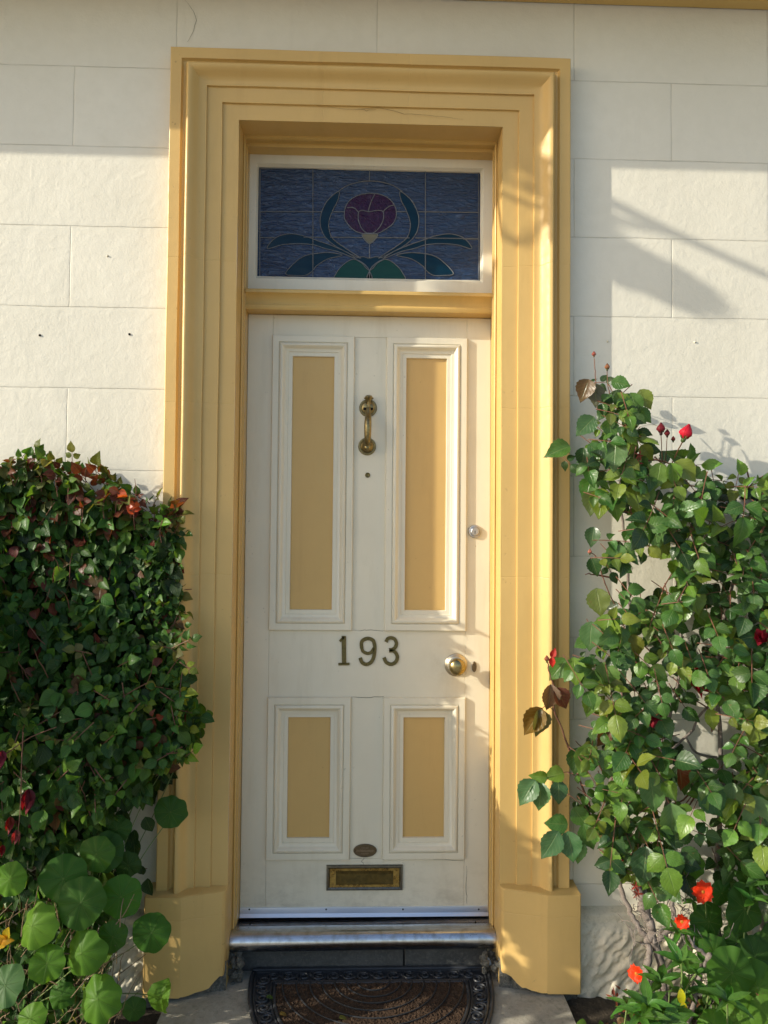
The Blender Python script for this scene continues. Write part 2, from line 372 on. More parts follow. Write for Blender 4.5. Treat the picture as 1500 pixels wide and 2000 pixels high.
# plinth blocks
def plinth(side):
    s = -1 if side == 'L' else 1
    if side == 'L': xo, xc, xi = P(279, 1850, -.085).x, P(350, 1850, -.085).x, XL
    else: xo, xc, xi = P(1136, 1850, -.085).x, P(1071, 1850, -.085).x, XR
    zt = P(400, 1754, -.085).z; nz = 30
    prof = [(xo, .0, 0), (xo, -.078, 0), (xo - s * .004, -.083, 0), (xc - s * .0015, -.085, 0), (xc - s * .004, -.0845, 0)]
    for k in range(1, 9): t = k / 8; prof.append((xc + (xi + s * .010 - xc) * t, -.0845 + (.0845 - .046) * t, t))
    prof += [(xi + s * .003, -.040, 1), (xi - s * .001, -.030, 1), (xi - s * .001, .03, 1)]
    n = len(prof); vs = []
    for j in range(nz + 1):
        for i, (x, y, t) in enumerate(prof):
            zlow = .012 + .008 * vnoise(x * 90, 3.3, s) + (t ** 2.2) * .036 * (.7 + .6 * vnoise(x * 60, 1.1, s + 3)) + .006 * vnoise(x * 320, .5, s)
            z = zlow + (zt - zlow) * j / nz; h = z / zt
            bulge = (1 - h) ** 3 * .010 * t; e = .003 * (vnoise(x * 12, z * 12, 8) - .5)
            vs.append((x - s * 0 + (s * .012 * (1 - h) ** 4 * t if t > .6 else 0), y - e if i else y, z))
    fs = [(j * n + i, j * n + i + 1, (j + 1) * n + i + 1, (j + 1) * n + i) for j in range(nz) for i in range(n - 1)]
    # weathered top: slopes up and back to the architrave
    b = nz * n; k = len(vs)
    for i, (x, y, t) in enumerate(prof): vs.append((x - s * .003 * (1 - t), min(y + .006, .0) if i else y, zt + .003))
    fs += [(b + i, b + i + 1, k + i + 1, k + i) for i in range(n - 1)]
    k2 = len(vs)
    for i, (x, y, t) in enumerate(prof): vs.append((x - s * .003 * (1 - t), .0, zt + .010))
    fs += [(k + i, k + i + 1, k2 + i + 1, k2 + i) for i in range(n - 1)]
    m = MB(); m.add(vs, fs); m.build('plinth_block', M['ochre_plinth'], sur, smooth=22)
    m = MB(); nn = 26; vs = []
    for j in range(6):
        for i in range(nn + 1):
            t = i / nn; x = (xo - s * .006) + (xi + s * .004 - xo) * t
            yy = -.078 if (x - xc) * s > 0 else -.078 + (.078 - .040) * (x - xc) / (xi - xc)
            vs.append((x, yy + .006 + .012 * vnoise(x * 120, j * 1.7, 4), -.03 + .125 * j / 5))
    m.add(vs, [(j * (nn + 1) + i, j * (nn + 1) + i + 1, (j + 1) * (nn + 1) + i + 1, (j + 1) * (nn + 1) + i) for j in range(5) for i in range(nn)])
    m.build('chipped_stone_core', M['rubble'], sur, smooth=30)
plinth('L'); plinth('R')

# ------------------------------------------------------------------ timber frame, transom, fanlight
YD = .178
DL, DR = P(476, 1200, YD).x, P(957, 1200, YD).x
ztb, zbb = P(720, 569, .12).z, P(720, 609, .13).z
fr = empty('door_frame', (.03, .12, 0)); tag(fr, 'ochre timber frame and moulded transom bar set inside the reveal', 'door frame')
zs = P(460, 1812, .10).z
for s, xr, xd in ((-1, XL, DL), (1, XR, DR)):
    # plan profile: bead at the front, then the frame face back to the door
    pl = [(xr, YF), (xr - s * .004, YF - .003), (xr - s * .007, YF - .001), (xr - s * .008, YF + .004), (xr - s * .0065, YF + .010), (xr - s * .0065, YF + .035), (xr - s * .0095, YF + .036), (xd + s * .000, YF + .040), (xd, .2), (xr, .2)]
    if s > 0: pass
    nzz = 20; vs = []
    for j in range(nzz + 1):
        z = zs + (ZT + .0 - zs) * j / nzz
        for (x, y) in pl: vs.append((x + .0010 * (vnoise(z * 9, y * 20, 2) - .5), y, z))
    n = len(pl); m = MB(); m.add(vs, [(j * n + i, j * n + (i + 1) % n, (j + 1) * n + (i + 1) % n, (j + 1) * n + i) for j in range(nzz) for i in range(n)] + [tuple(range(n))])
    m.build('jamb', M['ochre_timber'], fr, smooth=30)
zf0 = P(720, 303, .15).z
m = MB(); pr = [(YF - .003, ZT), (YF - .003, ZT - .006), (YF + .006, ZT - .009), (YF + .010, ZT - .0075), (YF + .035, ZT - .0075), (YF + .036, zf0), (.2, zf0), (.2, ZT)]
vs = [(x, y, z) for x in (XL + .0005, XR - .0005) for y, z in pr]; n = len(pr)
m.add(vs, [(i, (i + 1) % n, (i + 1) % n + n, i + n) for i in range(n)]); m.build('frame_head', M['ochre_timber'], fr, smooth=30)
# transom bar
H = ztb - zbb
pr = [(.2, ztb + .001), (.108, ztb - .002), (.105, ztb - .006), (.105, ztb - .014), (.109, ztb - .016), (.116, ztb - .022), (.123, ztb - .030), (.127, ztb - .040), (.1275, ztb - .046), (.122, ztb - .048), (.1195, ztb - .053), (.120, ztb - .059), (.1235, zbb), (.2, zbb)]
vs = []; ns = 16
for a in range(ns + 1):
    x = DL + .0003 + (DR - DL - .0006) * a / ns
    for y, z in pr: vs.append((x, y + .0012 * (vnoise(x * 8, z * 30, 7) - .5), z))
n = len(pr); m = MB(); m.add(vs, [(a * n + i, a * n + (i + 1) % n, (a + 1) * n + (i + 1) % n, (a + 1) * n + i) for a in range(ns) for i in range(n)])
m.build('transom_bar', M['ochre_timber'], fr, smooth=30)

fan = empty('fanlight', (.03, .16, ztb)); tag(fan, 'stained glass fanlight over the door with purple flower on blue ripple glass', 'window')
YG = .188
def fr_rect(p0, p1, Y): a = P(*p0, Y); b = P(*p1, Y); return a.x, b.x, a.z, b.z
fx0, fx1 = DL, DR; fz1 = zf0; fz0 = ztb + .001
gx0, gx1, gz1, gz0 = fr_rect((505.5, 328), (937, 550), YG)
def rect_sweep(x0, x1, z0, z1, prof, Yb):  # profile (inward distance, height towards viewer) swept round a rectangle with mitres
    vs = []
    for cx, cz, sx, sz in ((x0, z0, 1, 1), (x1, z0, -1, 1), (x1, z1, -1, -1), (x0, z1, 1, -1)):
        for v, h in prof: vs.append((cx + sx * v, Yb - h, cz + sz * v))
    n = len(prof); return vs, [(a * n + i, a * n + i + 1, ((a + 1) % 4) * n + i + 1, ((a + 1) % 4) * n + i) for a in range(4) for i in range(n - 1)]
# cream sash: flat boards with a moulded inner lip, built as four mitred sides of their own width
wv = [(0.0, 0.0), (0.0, .024), (.80, .024), (.86, .021), (.90, .015), (1.0, .010), (1.0, -.004)]
L_, R_, T_, B_ = gx0 - fx0, fx1 - gx1, fz1 - gz1, gz0 - fz0
vs = []
for cx, cz, wx, wz in ((fx0, fz0, L_, B_), (fx1, fz0, -R_, B_), (fx1, fz1, -R_, -T_), (fx0, fz1, L_, -T_)):
    for v, h in wv: vs.append((cx + wx * v, YG - h, cz + wz * v))
n = len(wv); m = MB(); m.add(vs, [(a * n + i, a * n + i + 1, ((a + 1) % 4) * n + i + 1, ((a + 1) % 4) * n + i) for a in range(4) for i in range(n - 1)])
m.build('sash_frame', M['frame_cream'], fan, smooth=30)

def glass(name, a, b, rs, rough=.09, stretch=(.45, 1, 1.6), bd=.004, pale=None, spec=.5):
    t = NT(name); n1 = t.noise(rs, 3, .55, dist=1.2, stretch=stretch); n2 = t.noise(rs * 2.1, 4, .6, stretch=stretch)
    col = t.mix(t.mapr(n2, .3, .75, 0, 1), a, b)
    if pale: col = t.mix(t.mapr(n1, .60, .74, 0, .6), col, pale)
    t.set(Base_Color=col, Roughness=rough, IOR=1.5); t.b.inputs['Specular IOR Level'].default_value = spec
    nb = t.bump(n1, bd); nb = t.bump(t.noise(6, 2), .01, nrm=nb); t.l(nb, t.b.inputs['Normal'])
    return t.m
M['g_blue'] = glass('blue_ripple_glass', (.009, .024, .062), (.022, .050, .120), 48, bd=.009, pale=(.10, .14, .24))  # pale patches put the ripple highlights into the blue colour
M['g_purple'] = glass('purple_streaky_glass', (.014, .002, .024), (.034, .006, .040), 60, stretch=(1.2, 1, 1.2), spec=.25, pale=(.07, .022, .075))
M['g_teal'] = glass('teal_glass', (.001, .016, .034), (.002, .024, .046), 20, bd=.001, spec=.2)
M['g_green'] = glass('green_glass', (.005, .040, .034), (.009, .054, .042), 20, bd=.001, spec=.2)
M['g_amber'] = glass('amber_glass', (.10, .085, .045), (.14, .12, .06), 20, bd=.001)
M['came'] = simple('lead_came', (.13, .14, .155), .5)
m = MB(); m.add([(gx0 - .002, YG, gz0 - .002), (gx1 + .002, YG, gz0 - .002), (gx1 + .002, YG, gz1 + .002), (gx0 - .002, YG, gz1 + .002)], [(0, 1, 2, 3)])
m.build('blue_glass', M['g_blue'], fan, fixn=False)
m = MB(); m.box(fx0, fx1, .196, .20, fz0, fz1); m.build('backing_board', M['dark'], fan)
def gp(q, Y=YG):   # photo zoom coordinates (460..1000 x 280..640 shown at 2.778x)
    a = P(460 + q[0] / 2.7778, 280 + q[1] / 2.7778, Y); return (a.x, a.z)
def spline(pts, n=6, closed=False):
    pts = [Vector(p) for p in pts]; out = []; m_ = len(pts); rngn = range(m_ if closed else m_ - 1)
    for i in rngn:
        if closed: p0, p1, p2, p3 = pts[i - 1], pts[i], pts[(i + 1) % m_], pts[(i + 2) % m_]
        else: p0, p1, p2, p3 = pts[max(i - 1, 0)], pts[i], pts[i + 1], pts[min(i + 2, m_ - 1)]
        for k in range(n):
            t = k / n; out.append(.5 * ((2 * p1) + (p2 - p0) * t + (2 * p0 - 5 * p1 + 4 * p2 - p3) * t * t + (3 * p1 - p0 - 3 * p2 + p3) * t ** 3))
    if not closed: out.append(pts[-1])
    return out
lead = MB()
def came(pts, closed=False, sm=True, r=.0016):
    q = spline([Vector((*gp(p), 0)) for p in pts], 5, closed) if sm else [Vector((*gp(p), 0)) for p in pts]
    if closed: q.append(q[0])
    lead.tube([(v.x, YG - .0015, v.y) for v in q], r, 6, cap=not closed)
def piece(pts, name, mat, dy=.0008):
    q = spline([Vector((*gp(p), 0)) for p in pts], 5, True)
    m = MB(); m.poly([(v.x, v.y) for v in q], YG - dy, YG + .001); m.build(name, M[mat], fan, smooth=0); came(pts, True)
mir = lambda pts: [(2 * 727 - x, y) for x, y in pts]
for sd_ in (0, 1):
    g_ = (lambda p: p) if sd_ == 0 else mir
    piece(g_([(172, 572), (215, 515), (290, 492), (370, 503), (425, 522), (520, 555), (600, 590), (650, 625), (560, 590), (480, 570), (425, 552), (340, 545), (250, 552)]), 'leaf_glass', 'g_teal')
    piece(g_([(272, 708), (320, 650), (375, 612), (440, 598), (510, 594), (580, 608), (500, 628), (440, 665), (425, 685), (385, 715), (330, 718)]), 'leaf_glass', 'g_teal')
    piece(g_([(560, 262), (500, 310), (465, 380), (460, 440), (480, 500), (530, 550), (600, 590), (680, 625), (600, 572), (530, 520), (508, 470), (508, 420), (530, 360), (555, 310)]), 'leaf_glass', 'g_teal')
    piece(g_([(545, 748), (550, 700), (590, 655), (640, 630), (690, 650), (725, 690), (727, 748)]), 'bud_glass', 'g_green')
piece([(650, 628), (690, 616), (727, 624), (765, 616), (805, 628), (770, 650), (727, 690), (685, 650)], 'leaf_glass', 'g_teal', .0012)
piece([(590, 385), (605, 330), (650, 290), (727, 272), (805, 285), (855, 325), (873, 380), (855, 435), (800, 475), (765, 490), (690, 490), (640, 470), (600, 425)], 'flower_glass', 'g_purple')
piece([(690, 492), (768, 492), (760, 520), (727, 545), (700, 522)], 'calyx_glass', 'g_amber', .0014)
came([(668, 375), (690, 365), (727, 372), (765, 365), (800, 372), (800, 420), (770, 470), (730, 492), (690, 470), (668, 420)], True)
came([(605, 350), (640, 350), (668, 375)]); came([(720, 370), (735, 320), (755, 278)]); came([(800, 372), (830, 345), (862, 335)])
came([(727, 545), (727, 624)]); came([(727, 690), (727, 748)], sm=False)
came([(545, 270), (620, 225), (727, 205), (835, 222), (905, 262)])
for x in (420, 1030):
    came([(x, 137), (x, 745)], sm=False)
came([(727, 137), (727, 208)], sm=False)
came([(130, 372), (465, 372)], sm=False); came([(530, 372), (592, 372)], sm=False); came([(872, 372), (930, 372)], sm=False); came([(990, 372), (1318, 376)], sm=False)
came([(130, 512), (225, 512)], sm=False); came([(370, 510), (485, 510)], sm=False); came([(515, 510), (692, 512)], sm=False); came([(766, 512), (945, 514)], sm=False); came([(975, 514), (1318, 518)], sm=False)
came([(1235, 520), (1318, 520)], sm=False)
came([(132, 137), (1318, 140), (1318, 745), (132, 745)], True, False, .0028)
lead.build('lead_came', M['came'], fan, smooth=60)

# ------------------------------------------------------------------ door
door = empty('front_door', (.03, .19, P(700, 1787, YD).z))
tag(door, 'cream four panel front door with ochre panels, brass knocker and number 193', 'door')
zd0, zd1 = P(710, 1787, YD).z, zbb - .0015
dx = lambda px, py=1200: P(px, py, YD).x
dz = lambda py, px=715: P(px, py, YD).z
x1_, x2_, x3_, x4_ = dx(526), dx(687), dx(751), dx(909)
za, zb_, zc, zd_ = dz(659), dz(1231), dz(1362), dz(1677)
leaf = MB(); e = .0002; Yk = .205
leaf.box(DL + .0015, x1_ - e, YD, Yk, zd0, zd1); leaf.box(x4_ + e, DR - .0015, YD, Yk, zd0, zd1)
leaf.box(x1_ + e, x4_ - e, YD + .0003, Yk, za + e, zd1); leaf.box(x1_ + e, x4_ - e, YD + .0003, Yk, zc + e, zb_ - e); leaf.box(x1_ + e, x4_ - e, YD + .0003, Yk, zd0, zd_ - e)
leaf.box(x2_ + .0, x3_, YD + .0006, Yk, zb_ + e, za - e); leaf.box(x2_, x3_, YD + .0006, Yk, zd_ + e, zc - e)
leaf.build('stiles_and_rails', M['door_cream'], door, smooth=0, bevel=.0009)
BP = [(-.0015, .0), (.0, .009), (.0015, .0115), (.019, .0125), (.0215, .0115), (.0225, .0085), (.0235, .0085), (.0245, .0125), (.028, .0155), (.033, .0160), (.0365, .0135), (.040, .0075), (.0445, .0030), (.0505, .0015), (.0525, .0018), (.0535, -.0015), (.0600, -.0020), (.0645, -.0015), (.0665, -.0025), (.0675, -.0060), (.0675, -.0110)]
for (x0, x1, z0, z1) in ((x1_, x2_, zb_, za), (x3_, x4_, zb_, za), (x1_, x2_, zd_, zc), (x3_, x4_, zd_, zc)):
    m = MB(); m.add(*rect_sweep(x0, x1, z0, z1, BP, YD)); m.build('panel_moulding', M['door_cream'], door, smooth=38)
    m = MB(); m.box(x0 + .06, x1 - .06, YD + .0105, Yk - .006, z0 + .06, z1 - .06); m.build('panel', M['panel_ochre'], door, smooth=0)
# weather strip with screws
zst = dz(1770)
m = MB(); m.add([(x, y, z) for x in (DL + .002, DR - .002) for y, z in ((YD, zst), (YD - .004, zst - .0008), (YD - .0045, zst - .004), (YD - .0045, zst - .020), (YD - .012, zd0 - .001), (YD, zd0 - .001))],
      [(i, (i + 1) % 6, (i + 1) % 6 + 6, i + 6) for i in range(6)] + [(0, 1, 2, 3, 4, 5), (11, 10, 9, 8, 7, 6)])
ws = m.build('weather_strip', M['alu'], door, smooth=20)
for px in (487, 637, 787, 935):
    c = P(px, 1776, YD - .004); m = MB(); m.lathe((c.x, YD - .006, c.z), (0, 1, 0), [(0, .0018), (.001, .0028), (.003, .003)], 12); m.build('screw', M['dark'], ws)
# knob
c = P(891, 1299, YD - .005); kn = MB()
kn.lathe((c.x, YD + .001, c.z), (0, -1, 0), [(0, .0385), (.002, .0385), (.0045, .0365), (.0055, .033), (.0065, .0315), (.0085, .031), (.0105, .028), (.0115, .024)], 48)
rose = kn.build('rose_plate', metal('worn_pale_brass', (.62, .54, .40), .38, .25, 80), door, smooth=50)
m = MB(); pr = [(.008, .011), (.028, .010), (.033, .013), (.036, .021)] + [(.036 + .030 * (1 - math.cos(a)) * .5 + .002, .0275 * math.sin(a) if a > .0 else .021) for a in [math.pi * k / 14 for k in range(5, 14)]] + [(.068, .0005)]
m.lathe((c.x, YD, c.z), (0, -1, 0), [(.006, .012), (.026, .0100), (.029, .015), (.031, .0215), (.033, .0250), (.037, .0275), (.042, .0284), (.048, .0272), (.053, .0238), (.057, .0180), (.0595, .0108), (.0605, .0030)], 48)
m.build('knob', M['brass_knob'], door, smooth=70)
# keyhole cover
c = P(926, 1302, YD); q = [(c.x + .0080 * math.cos(a), c.z + .0175 * math.sin(a)) for a in [2 * math.pi * k / 28 for k in range(28)]]
m = MB(); m.poly(q, YD - .0045, YD + .001); m.build('keyhole_cover', M['bronze'], door, smooth=40, bevel=.0015)
# cylinder lock
c = P(927, 1038, YD); m = MB(); m.lathe((c.x, YD + .001, c.z), (0, -1, 0), [(0, .0225), (.006, .0222), (.0085, .0200), (.0090, .0165), (.0070, .0155), (.0072, .0150)], 40); lk = m.build('lock_cylinder', M['chrome'], door, smooth=40)
m = MB(); m.lathe((c.x, YD, c.z), (0, -1, 0), [(.0, .0135), (.0088, .0135), (.0100, .0120), (.0101, .0040)], 32); m.build('lock_barrel', M['chrome'], lk, smooth=30)
m = MB(); m.box(c.x - .0011, c.x + .0011, YD - .0106, YD - .009, c.z - .007, c.z + .003); m.build('keyway', M['dark'], lk, smooth=0)
# peephole
c = P(718, 928, YD); m = MB(); m.lathe((c.x, YD + .001, c.z), (0, -1, 0), [(0, .0088), (.003, .0085), (.0042, .0065), (.0032, .0050), (.0036, .0008)], 28); ph = m.build('peephole', M['number'], door, smooth=40)
# knocker
c1 = P(719, 797, YD); c2 = P(717, 872, YD)
kp = MB(); kp.lathe((c1.x, YD + .001, c1.z), (0, -1, 0), [(0, .030), (.003, .030), (.0055, .028), (.0062, .0245), (.0050, .022), (.0075, .019), (.010, .012), (.0105, .002)], 40)
kk = kp.build('knocker', M['brass'], door, smooth=40)
m = MB(); m.lathe((c2.x, YD + .001, c2.z), (0, -1, 0), [(0, .030), (.003, .030), (.0055, .028), (.0062, .0245), (.0046, .021), (.0075, .017), (.012, .013), (.016, .010), (.017, .002)], 40); m.build('striker_plate', M['brass'], kk, smooth=40)
ct = P(721, 773, YD - .025)
m = MB(); m.tube([(c1.x - .014, YD - .010, c1.z - .004), (c1.x - .007, YD - .016, c1.z - .006), (c1.x + .007, YD - .016, c1.z - .006), (c1.x + .014, YD - .010, c1.z - .004)], .0045, 10); m.build('hinge_pin', M['dark'], kk)
m = MB(); m.lathe((c1.x + .0015, YD - .022, c1.z - .008), (0, 0, 1), [(0, .0065), (.012, .0055), (.022, .0060), (.031, .0085), (.035, .0150), (.0375, .0170), (.039, .0160), (.0395, .0125), (.045, .0115), (.0462, .0090), (.0465, .001)], 28)
pts = spline([(c1.x + .001, YD - .022, c1.z - .002), (c1.x + .0005, YD - .030, c1.z - .028), (c1.x - .001, YD - .048, c1.z - .062), (c2.x + .001, YD - .046, c2.z + .024), (c2.x, YD - .028, c2.z + .002), (c2.x, YD - .012, c2.z - .004)], 8)
rad = [.0062 + .0058 * math.sin(math.pi * min(1, (k / (len(pts) - 1)) * 1.15)) ** 1 for k in range(len(pts))]
m.tube([tuple(p) for p in pts], rad, 16); m.lathe((c2.x, YD - .012, c2.z - .006), (0, -1, 0), [(0, .008), (.006, .012), (.014, .012), (.019, .008), (.021, .002)], 24)
m.build('knocker_handle', M['brass'], kk, smooth=55)
# numbers
def ribbon(path, wd):
    n = len(path); a = []; b = []
    for i, p in enumerate(path):
        t = (Vector(path[min(i + 1, n - 1)]) - Vector(path[max(i - 1, 0)])).normalized(); nn = Vector((-t.y, t.x)); w_ = wd if not hasattr(wd, '__len__') else wd[i]
        a.append(Vector(p) + nn * w_ / 2); b.append(Vector(p) - nn * w_ / 2)
    return a, b
def numpt(zx, zy): a = P(640 + zx / 9.375, 1220 + zy / 9.375, YD); return Vector((a.x, a.z))
def digit(name, strokes, polys=(), dots=()):
    m = MB()
    for path, wd, sm in strokes:
        q = [numpt(*p) for p in path]
        if sm: q = [Vector((v.x, v.y)) for v in spline([Vector((v.x, v.y, 0)) for v in q], 8)]
        a, b = ribbon(q, wd)
        nn = len(a); vs = []
        for y, k in ((YD - .0050, .82), (YD - .0035, 1.0), (YD + .001, 1.0)):
            for A, B in zip(a, b):
                mid = (A + B) / 2; A2 = mid + (A - mid) * k; B2 = mid + (B - mid) * k; vs += [(A2.x, y, A2.y), (B2.x, y, B2.y)]
        fs = []
        for i in range(nn - 1):
            fs.append((2 * i, 2 * i + 1, 2 * i + 3, 2 * i + 2))
            for l in range(2):
                o = l * 2 * nn; p_ = o + 2 * nn; fs += [(o + 2 * i, o + 2 * i + 2, p_ + 2 * i + 2, p_ + 2 * i), (o + 2 * i + 1, p_ + 2 * i + 1, p_ + 2 * i + 3, o + 2 * i + 3)]
        for i in (0, nn - 1): fs += [(2 * i, 2 * i + 1, 2 * nn + 2 * i + 1, 2 * nn + 2 * i), (2 * nn + 2 * i, 2 * nn + 2 * i + 1, 4 * nn + 2 * i + 1, 4 * nn + 2 * i)]
        m.add(vs, fs)
    o = m.build(name, M['number'], door, smooth=30)
    o['label'] = 'bronze numeral ' + {'n1': 'one', 'n9': 'nine', 'n3': 'three'}.get(name, name)
    for d in dots:
        p = numpt(*d); k = MB(); k.lathe((p.x, YD - .0056, p.y), (0, 1, 0), [(0, .0012), (.001, .0022), (.003, .0022)], 10); k.build('screw', M['dark'], o)
    return o
W8 = .0142
o = digit('house_number', [([(295, 205), (297, 470), (300, 715)], W8, False), ([(300, 218), (262, 262), (222, 305)], .0085, False), ([(195, 722), (400, 718)], .0082, False)], dots=[(285, 245)]); o['label'] = 'bronze numeral one'
o = digit('house_number', [([(622, 250 + 180), (618, 330), (660, 275), (745, 252), (830, 290), (860, 380), (858, 480), (840, 600), (790, 690), (705, 725), (630, 690), (594, 605)], .0118, True),
    ([(622, 425), (650, 490), (730, 525), (800, 500), (845, 430)], .0105, True)], dots=[(738, 258), (708, 722)]); o['label'] = 'bronze numeral nine'
o = digit('house_number', [([(1068, 315), (1095, 262), (1155, 240), (1225, 265), (1258, 340), (1235, 415), (1180, 455), (1125, 462)], .0115, True),
    ([(1125, 475), (1200, 480), (1255, 530), (1275, 600), (1245, 680), (1165, 722), (1075, 690), (1030, 600)], .0118, True)]); o['label'] = 'bronze numeral three'
# letter slot
a, b = P(638, 1689, YD), P(786, 1737, YD)
m = MB(); x0, x1, z1, z0 = a.x, b.x, a.z, b.z
m.add(*rect_sweep(x0, x1, z0, z1, [(0, -.001), (.0, .006), (.0015, .0085), (.006, .009), (.0095, .0065), (.011, .004)], YD)); ls = m.build('letter_slot', M['slotgrey'], door, smooth=30)
m = MB(); m.add(*rect_sweep(x0 + .0105, x1 - .0105, z0 + .0095, z1 - .0095, [(0, .003), (.001, .0055), (.009, .0050)], YD))
m.add([(x0 + .018, YD - .0045, z0 + .014), (x0 + .031, YD - .0045, z0 + .014), (x0 + .031, YD - .0045, z1 - .014), (x0 + .018, YD - .0045, z1 - .014)], [(0, 1, 2, 3)])
m.add([(x1 - .031, YD - .0045, z0 + .014), (x1 - .018, YD - .0045, z0 + .014), (x1 - .018, YD - .0045, z1 - .014), (x1 - .031, YD - .0045, z1 - .014)], [(0, 1, 2, 3)])
m.build('slot_surround', M['slot'], ls, smooth=30)
m = MB(); m.add([(x0 + .031, YD - .0035, z0 + .018), (x1 - .031, YD - .0035, z0 + .018), (x1 - .031, YD + .0, z1 - .017), (x0 + .031, YD + .0, z1 - .017)], [(0, 1, 2, 3)]); m.box(x0 + .018, x1 - .018, YD - .001, YD + .002, z0 + .012, z1 - .012)
m.build('flap', metal('dark_letter_brass', (.16, .12, .045), .38, .4, 40, (.08, .065, .03)), ls, smooth=0)
# oval badge
c = P(713, 1663, YD - .01); m = MB(); q = lambda k: [(c.x + .0385 * k * math.cos(a), c.z + .0215 * k * math.sin(a)) for a in [2 * math.pi * i / 44 for i in range(44)]]
vs = []; 
for k, h in ((1.0, -.001), (1.0, .0022), (.97, .0038), (.93, .0042), (.89, .0038), (.87, .0026), (.5, .0026)): vs += [(x, YD - .0125 + .0105 - h, z) for x, z in q(k)]
n = 44; fs = [(a * n + i, a * n + (i + 1) % n, (a + 1) * n + (i + 1) % n, (a + 1) * n + i) for a in range(6) for i in range(n)] + [tuple(6 * n + i for i in range(n))]
m.add(vs, fs)
bd = m.build('oval_badge', M['bronze'], door, smooth=40)
m = MB(); rr = random.Random(4)
for zz, hw, hh in ((.0095, .012, .0022), (.0, .028, .0045), (-.0095, .014, .0022)):
    x = -hw
    while x < hw:
        w_ = rr.uniform(.0014, .0024); m.box(c.x + x, c.x + x + w_, YD - .0055, YD - .0042, c.z + zz - hh * rr.uniform(.5, 1), c.z + zz + hh * rr.uniform(.5, 1)); x += w_ + .0016
m.build('worn_relief', metal('worn_bronze', (.36, .28, .20), .4), bd, smooth=0)

# ------------------------------------------------------------------ sill, step
sill = empty('door_sill', (.03, 0, 0)); tag(sill, 'worn rounded metal sill under the front door', 'sill')
zn = P(700, 1815, .06).z; rS = .030
pr = [(.2, zd0 - .010), (.12, zd0 - .006), (.085, zn - .001)] + [(.052 - rS * math.sin(a) * .95, zn - rS + rS * math.cos(a)) for a in [R(q) for q in (-20, 0, 20, 40, 60, 80, 100, 120, 140, 160)]] + [(.08, zn - 2 * rS + .004), (.08, zn - .03), (.2, zn - .03)]
vs = []; ns = 30; sx0, sx1 = XL + .001, XR - .001
for a in range(ns + 1):
    x = sx0 + (sx1 - sx0) * a / ns
    for y, z in pr: vs.append((x, y, z + .0012 * (vnoise(x * 7, y * 60, 3) - .5) + .004 * (a / ns)))
n = len(pr); m = MB(); m.add(vs, [(a * n + i, a * n + (i + 1) % n, (a + 1) * n + (i + 1) % n, (a + 1) * n + i) for a in range(ns) for i in range(n)] + [tuple(range(n)), tuple(ns * n + i for i in range(n))[::-1]])
m.build('metal_nosing', M['steel'], sill, smooth=40)
for px in (487, 930):
    c = P(px, 1808, .10); m = MB(); m.lathe((c.x, .115, zn - .010), (0, 0, 1), [(0, .003), (.0035, .003), (.004, .001)], 10); m.build('screw', M['dark'], sill)
m = MB(); m.box(XL + .002, XR - .002, YD + .006, .2, zd0 - .02, zd0 + .004); m.build('painted_shadow_gap', M['dark'], sill, smooth=0)  # near-black strip put in for the shade under the door
step = empty('stone_step', (.03, .05, 0)); tag(step, 'dark stone riser directly below the metal sill', 'step')
m = MB(); xm = P(790, 1870, .05).x; m.box(XL + .02, xm - .002, .072, .2, -.02, zn - .05); m.box(xm + .002, XR - .02, .074, .2, -.02, zn - .052); m.build('riser', M['bluestone'], step, smooth=0, bevel=.003)
for sxx in (XL + .012, XR - .012):
    m = MB()
    for k in range(24):
        c = Vector((sxx + random.uniform(-.02, .035) * (1 if sxx < 0 else -1), random.uniform(-.01, .05), random.uniform(0, .085)))
        r = random.uniform(.007, .015); b0 = bmesh.new(); bmesh.ops.create_icosphere(b0, subdivisions=1, radius=r)
        vs = [tuple(c + v.co * random.uniform(.7, 1.2)) for v in b0.verts]; m.add(vs, [tuple(v.index for v in f_.verts) for f_ in b0.faces]); b0.free()
    m.build('loose_mortar', M['rubble'], step, smooth=0)
# doorstep slab
a, b = P(318, 1966, -.13).x, P(1112, 1966, -.13).x
m = MB(); nx, ny = 40, 24; vs = []
for j in range(ny + 1):
    for i in range(nx + 1):
        x = a + (b - a) * i / nx + (.006 * (vnoise(j * .7, 2, 1) - .5) if i in (0, nx) else 0); y = .05 - .95 * j / ny
        vs.append((x, y + .04, .010 + .004 * (vnoise(x * 9, y * 9, 2) - .5)))
fs = [(j * (nx + 1) + i, j * (nx + 1) + i + 1, (j + 1) * (nx + 1) + i + 1, (j + 1) * (nx + 1) + i) for j in range(ny) for i in range(nx)]
m.add(vs, fs); k = len(vs)
for i, s_ in ((0, -1), (nx, 1)):
    base = len(m.v)
    for j in range(ny + 1): x, y, z = vs[j * (nx + 1) + i]; m.v.append((x + s_ * .004, y, -.05))
    for j in range(ny): m.f.append((j * (nx + 1) + i, (j + 1) * (nx + 1) + i, base + j + 1, base + j))
slab = m.build('doorstep_slab', M['slab'], smooth=30); tag(slab, 'worn grey concrete slab under the doormat', 'slab')

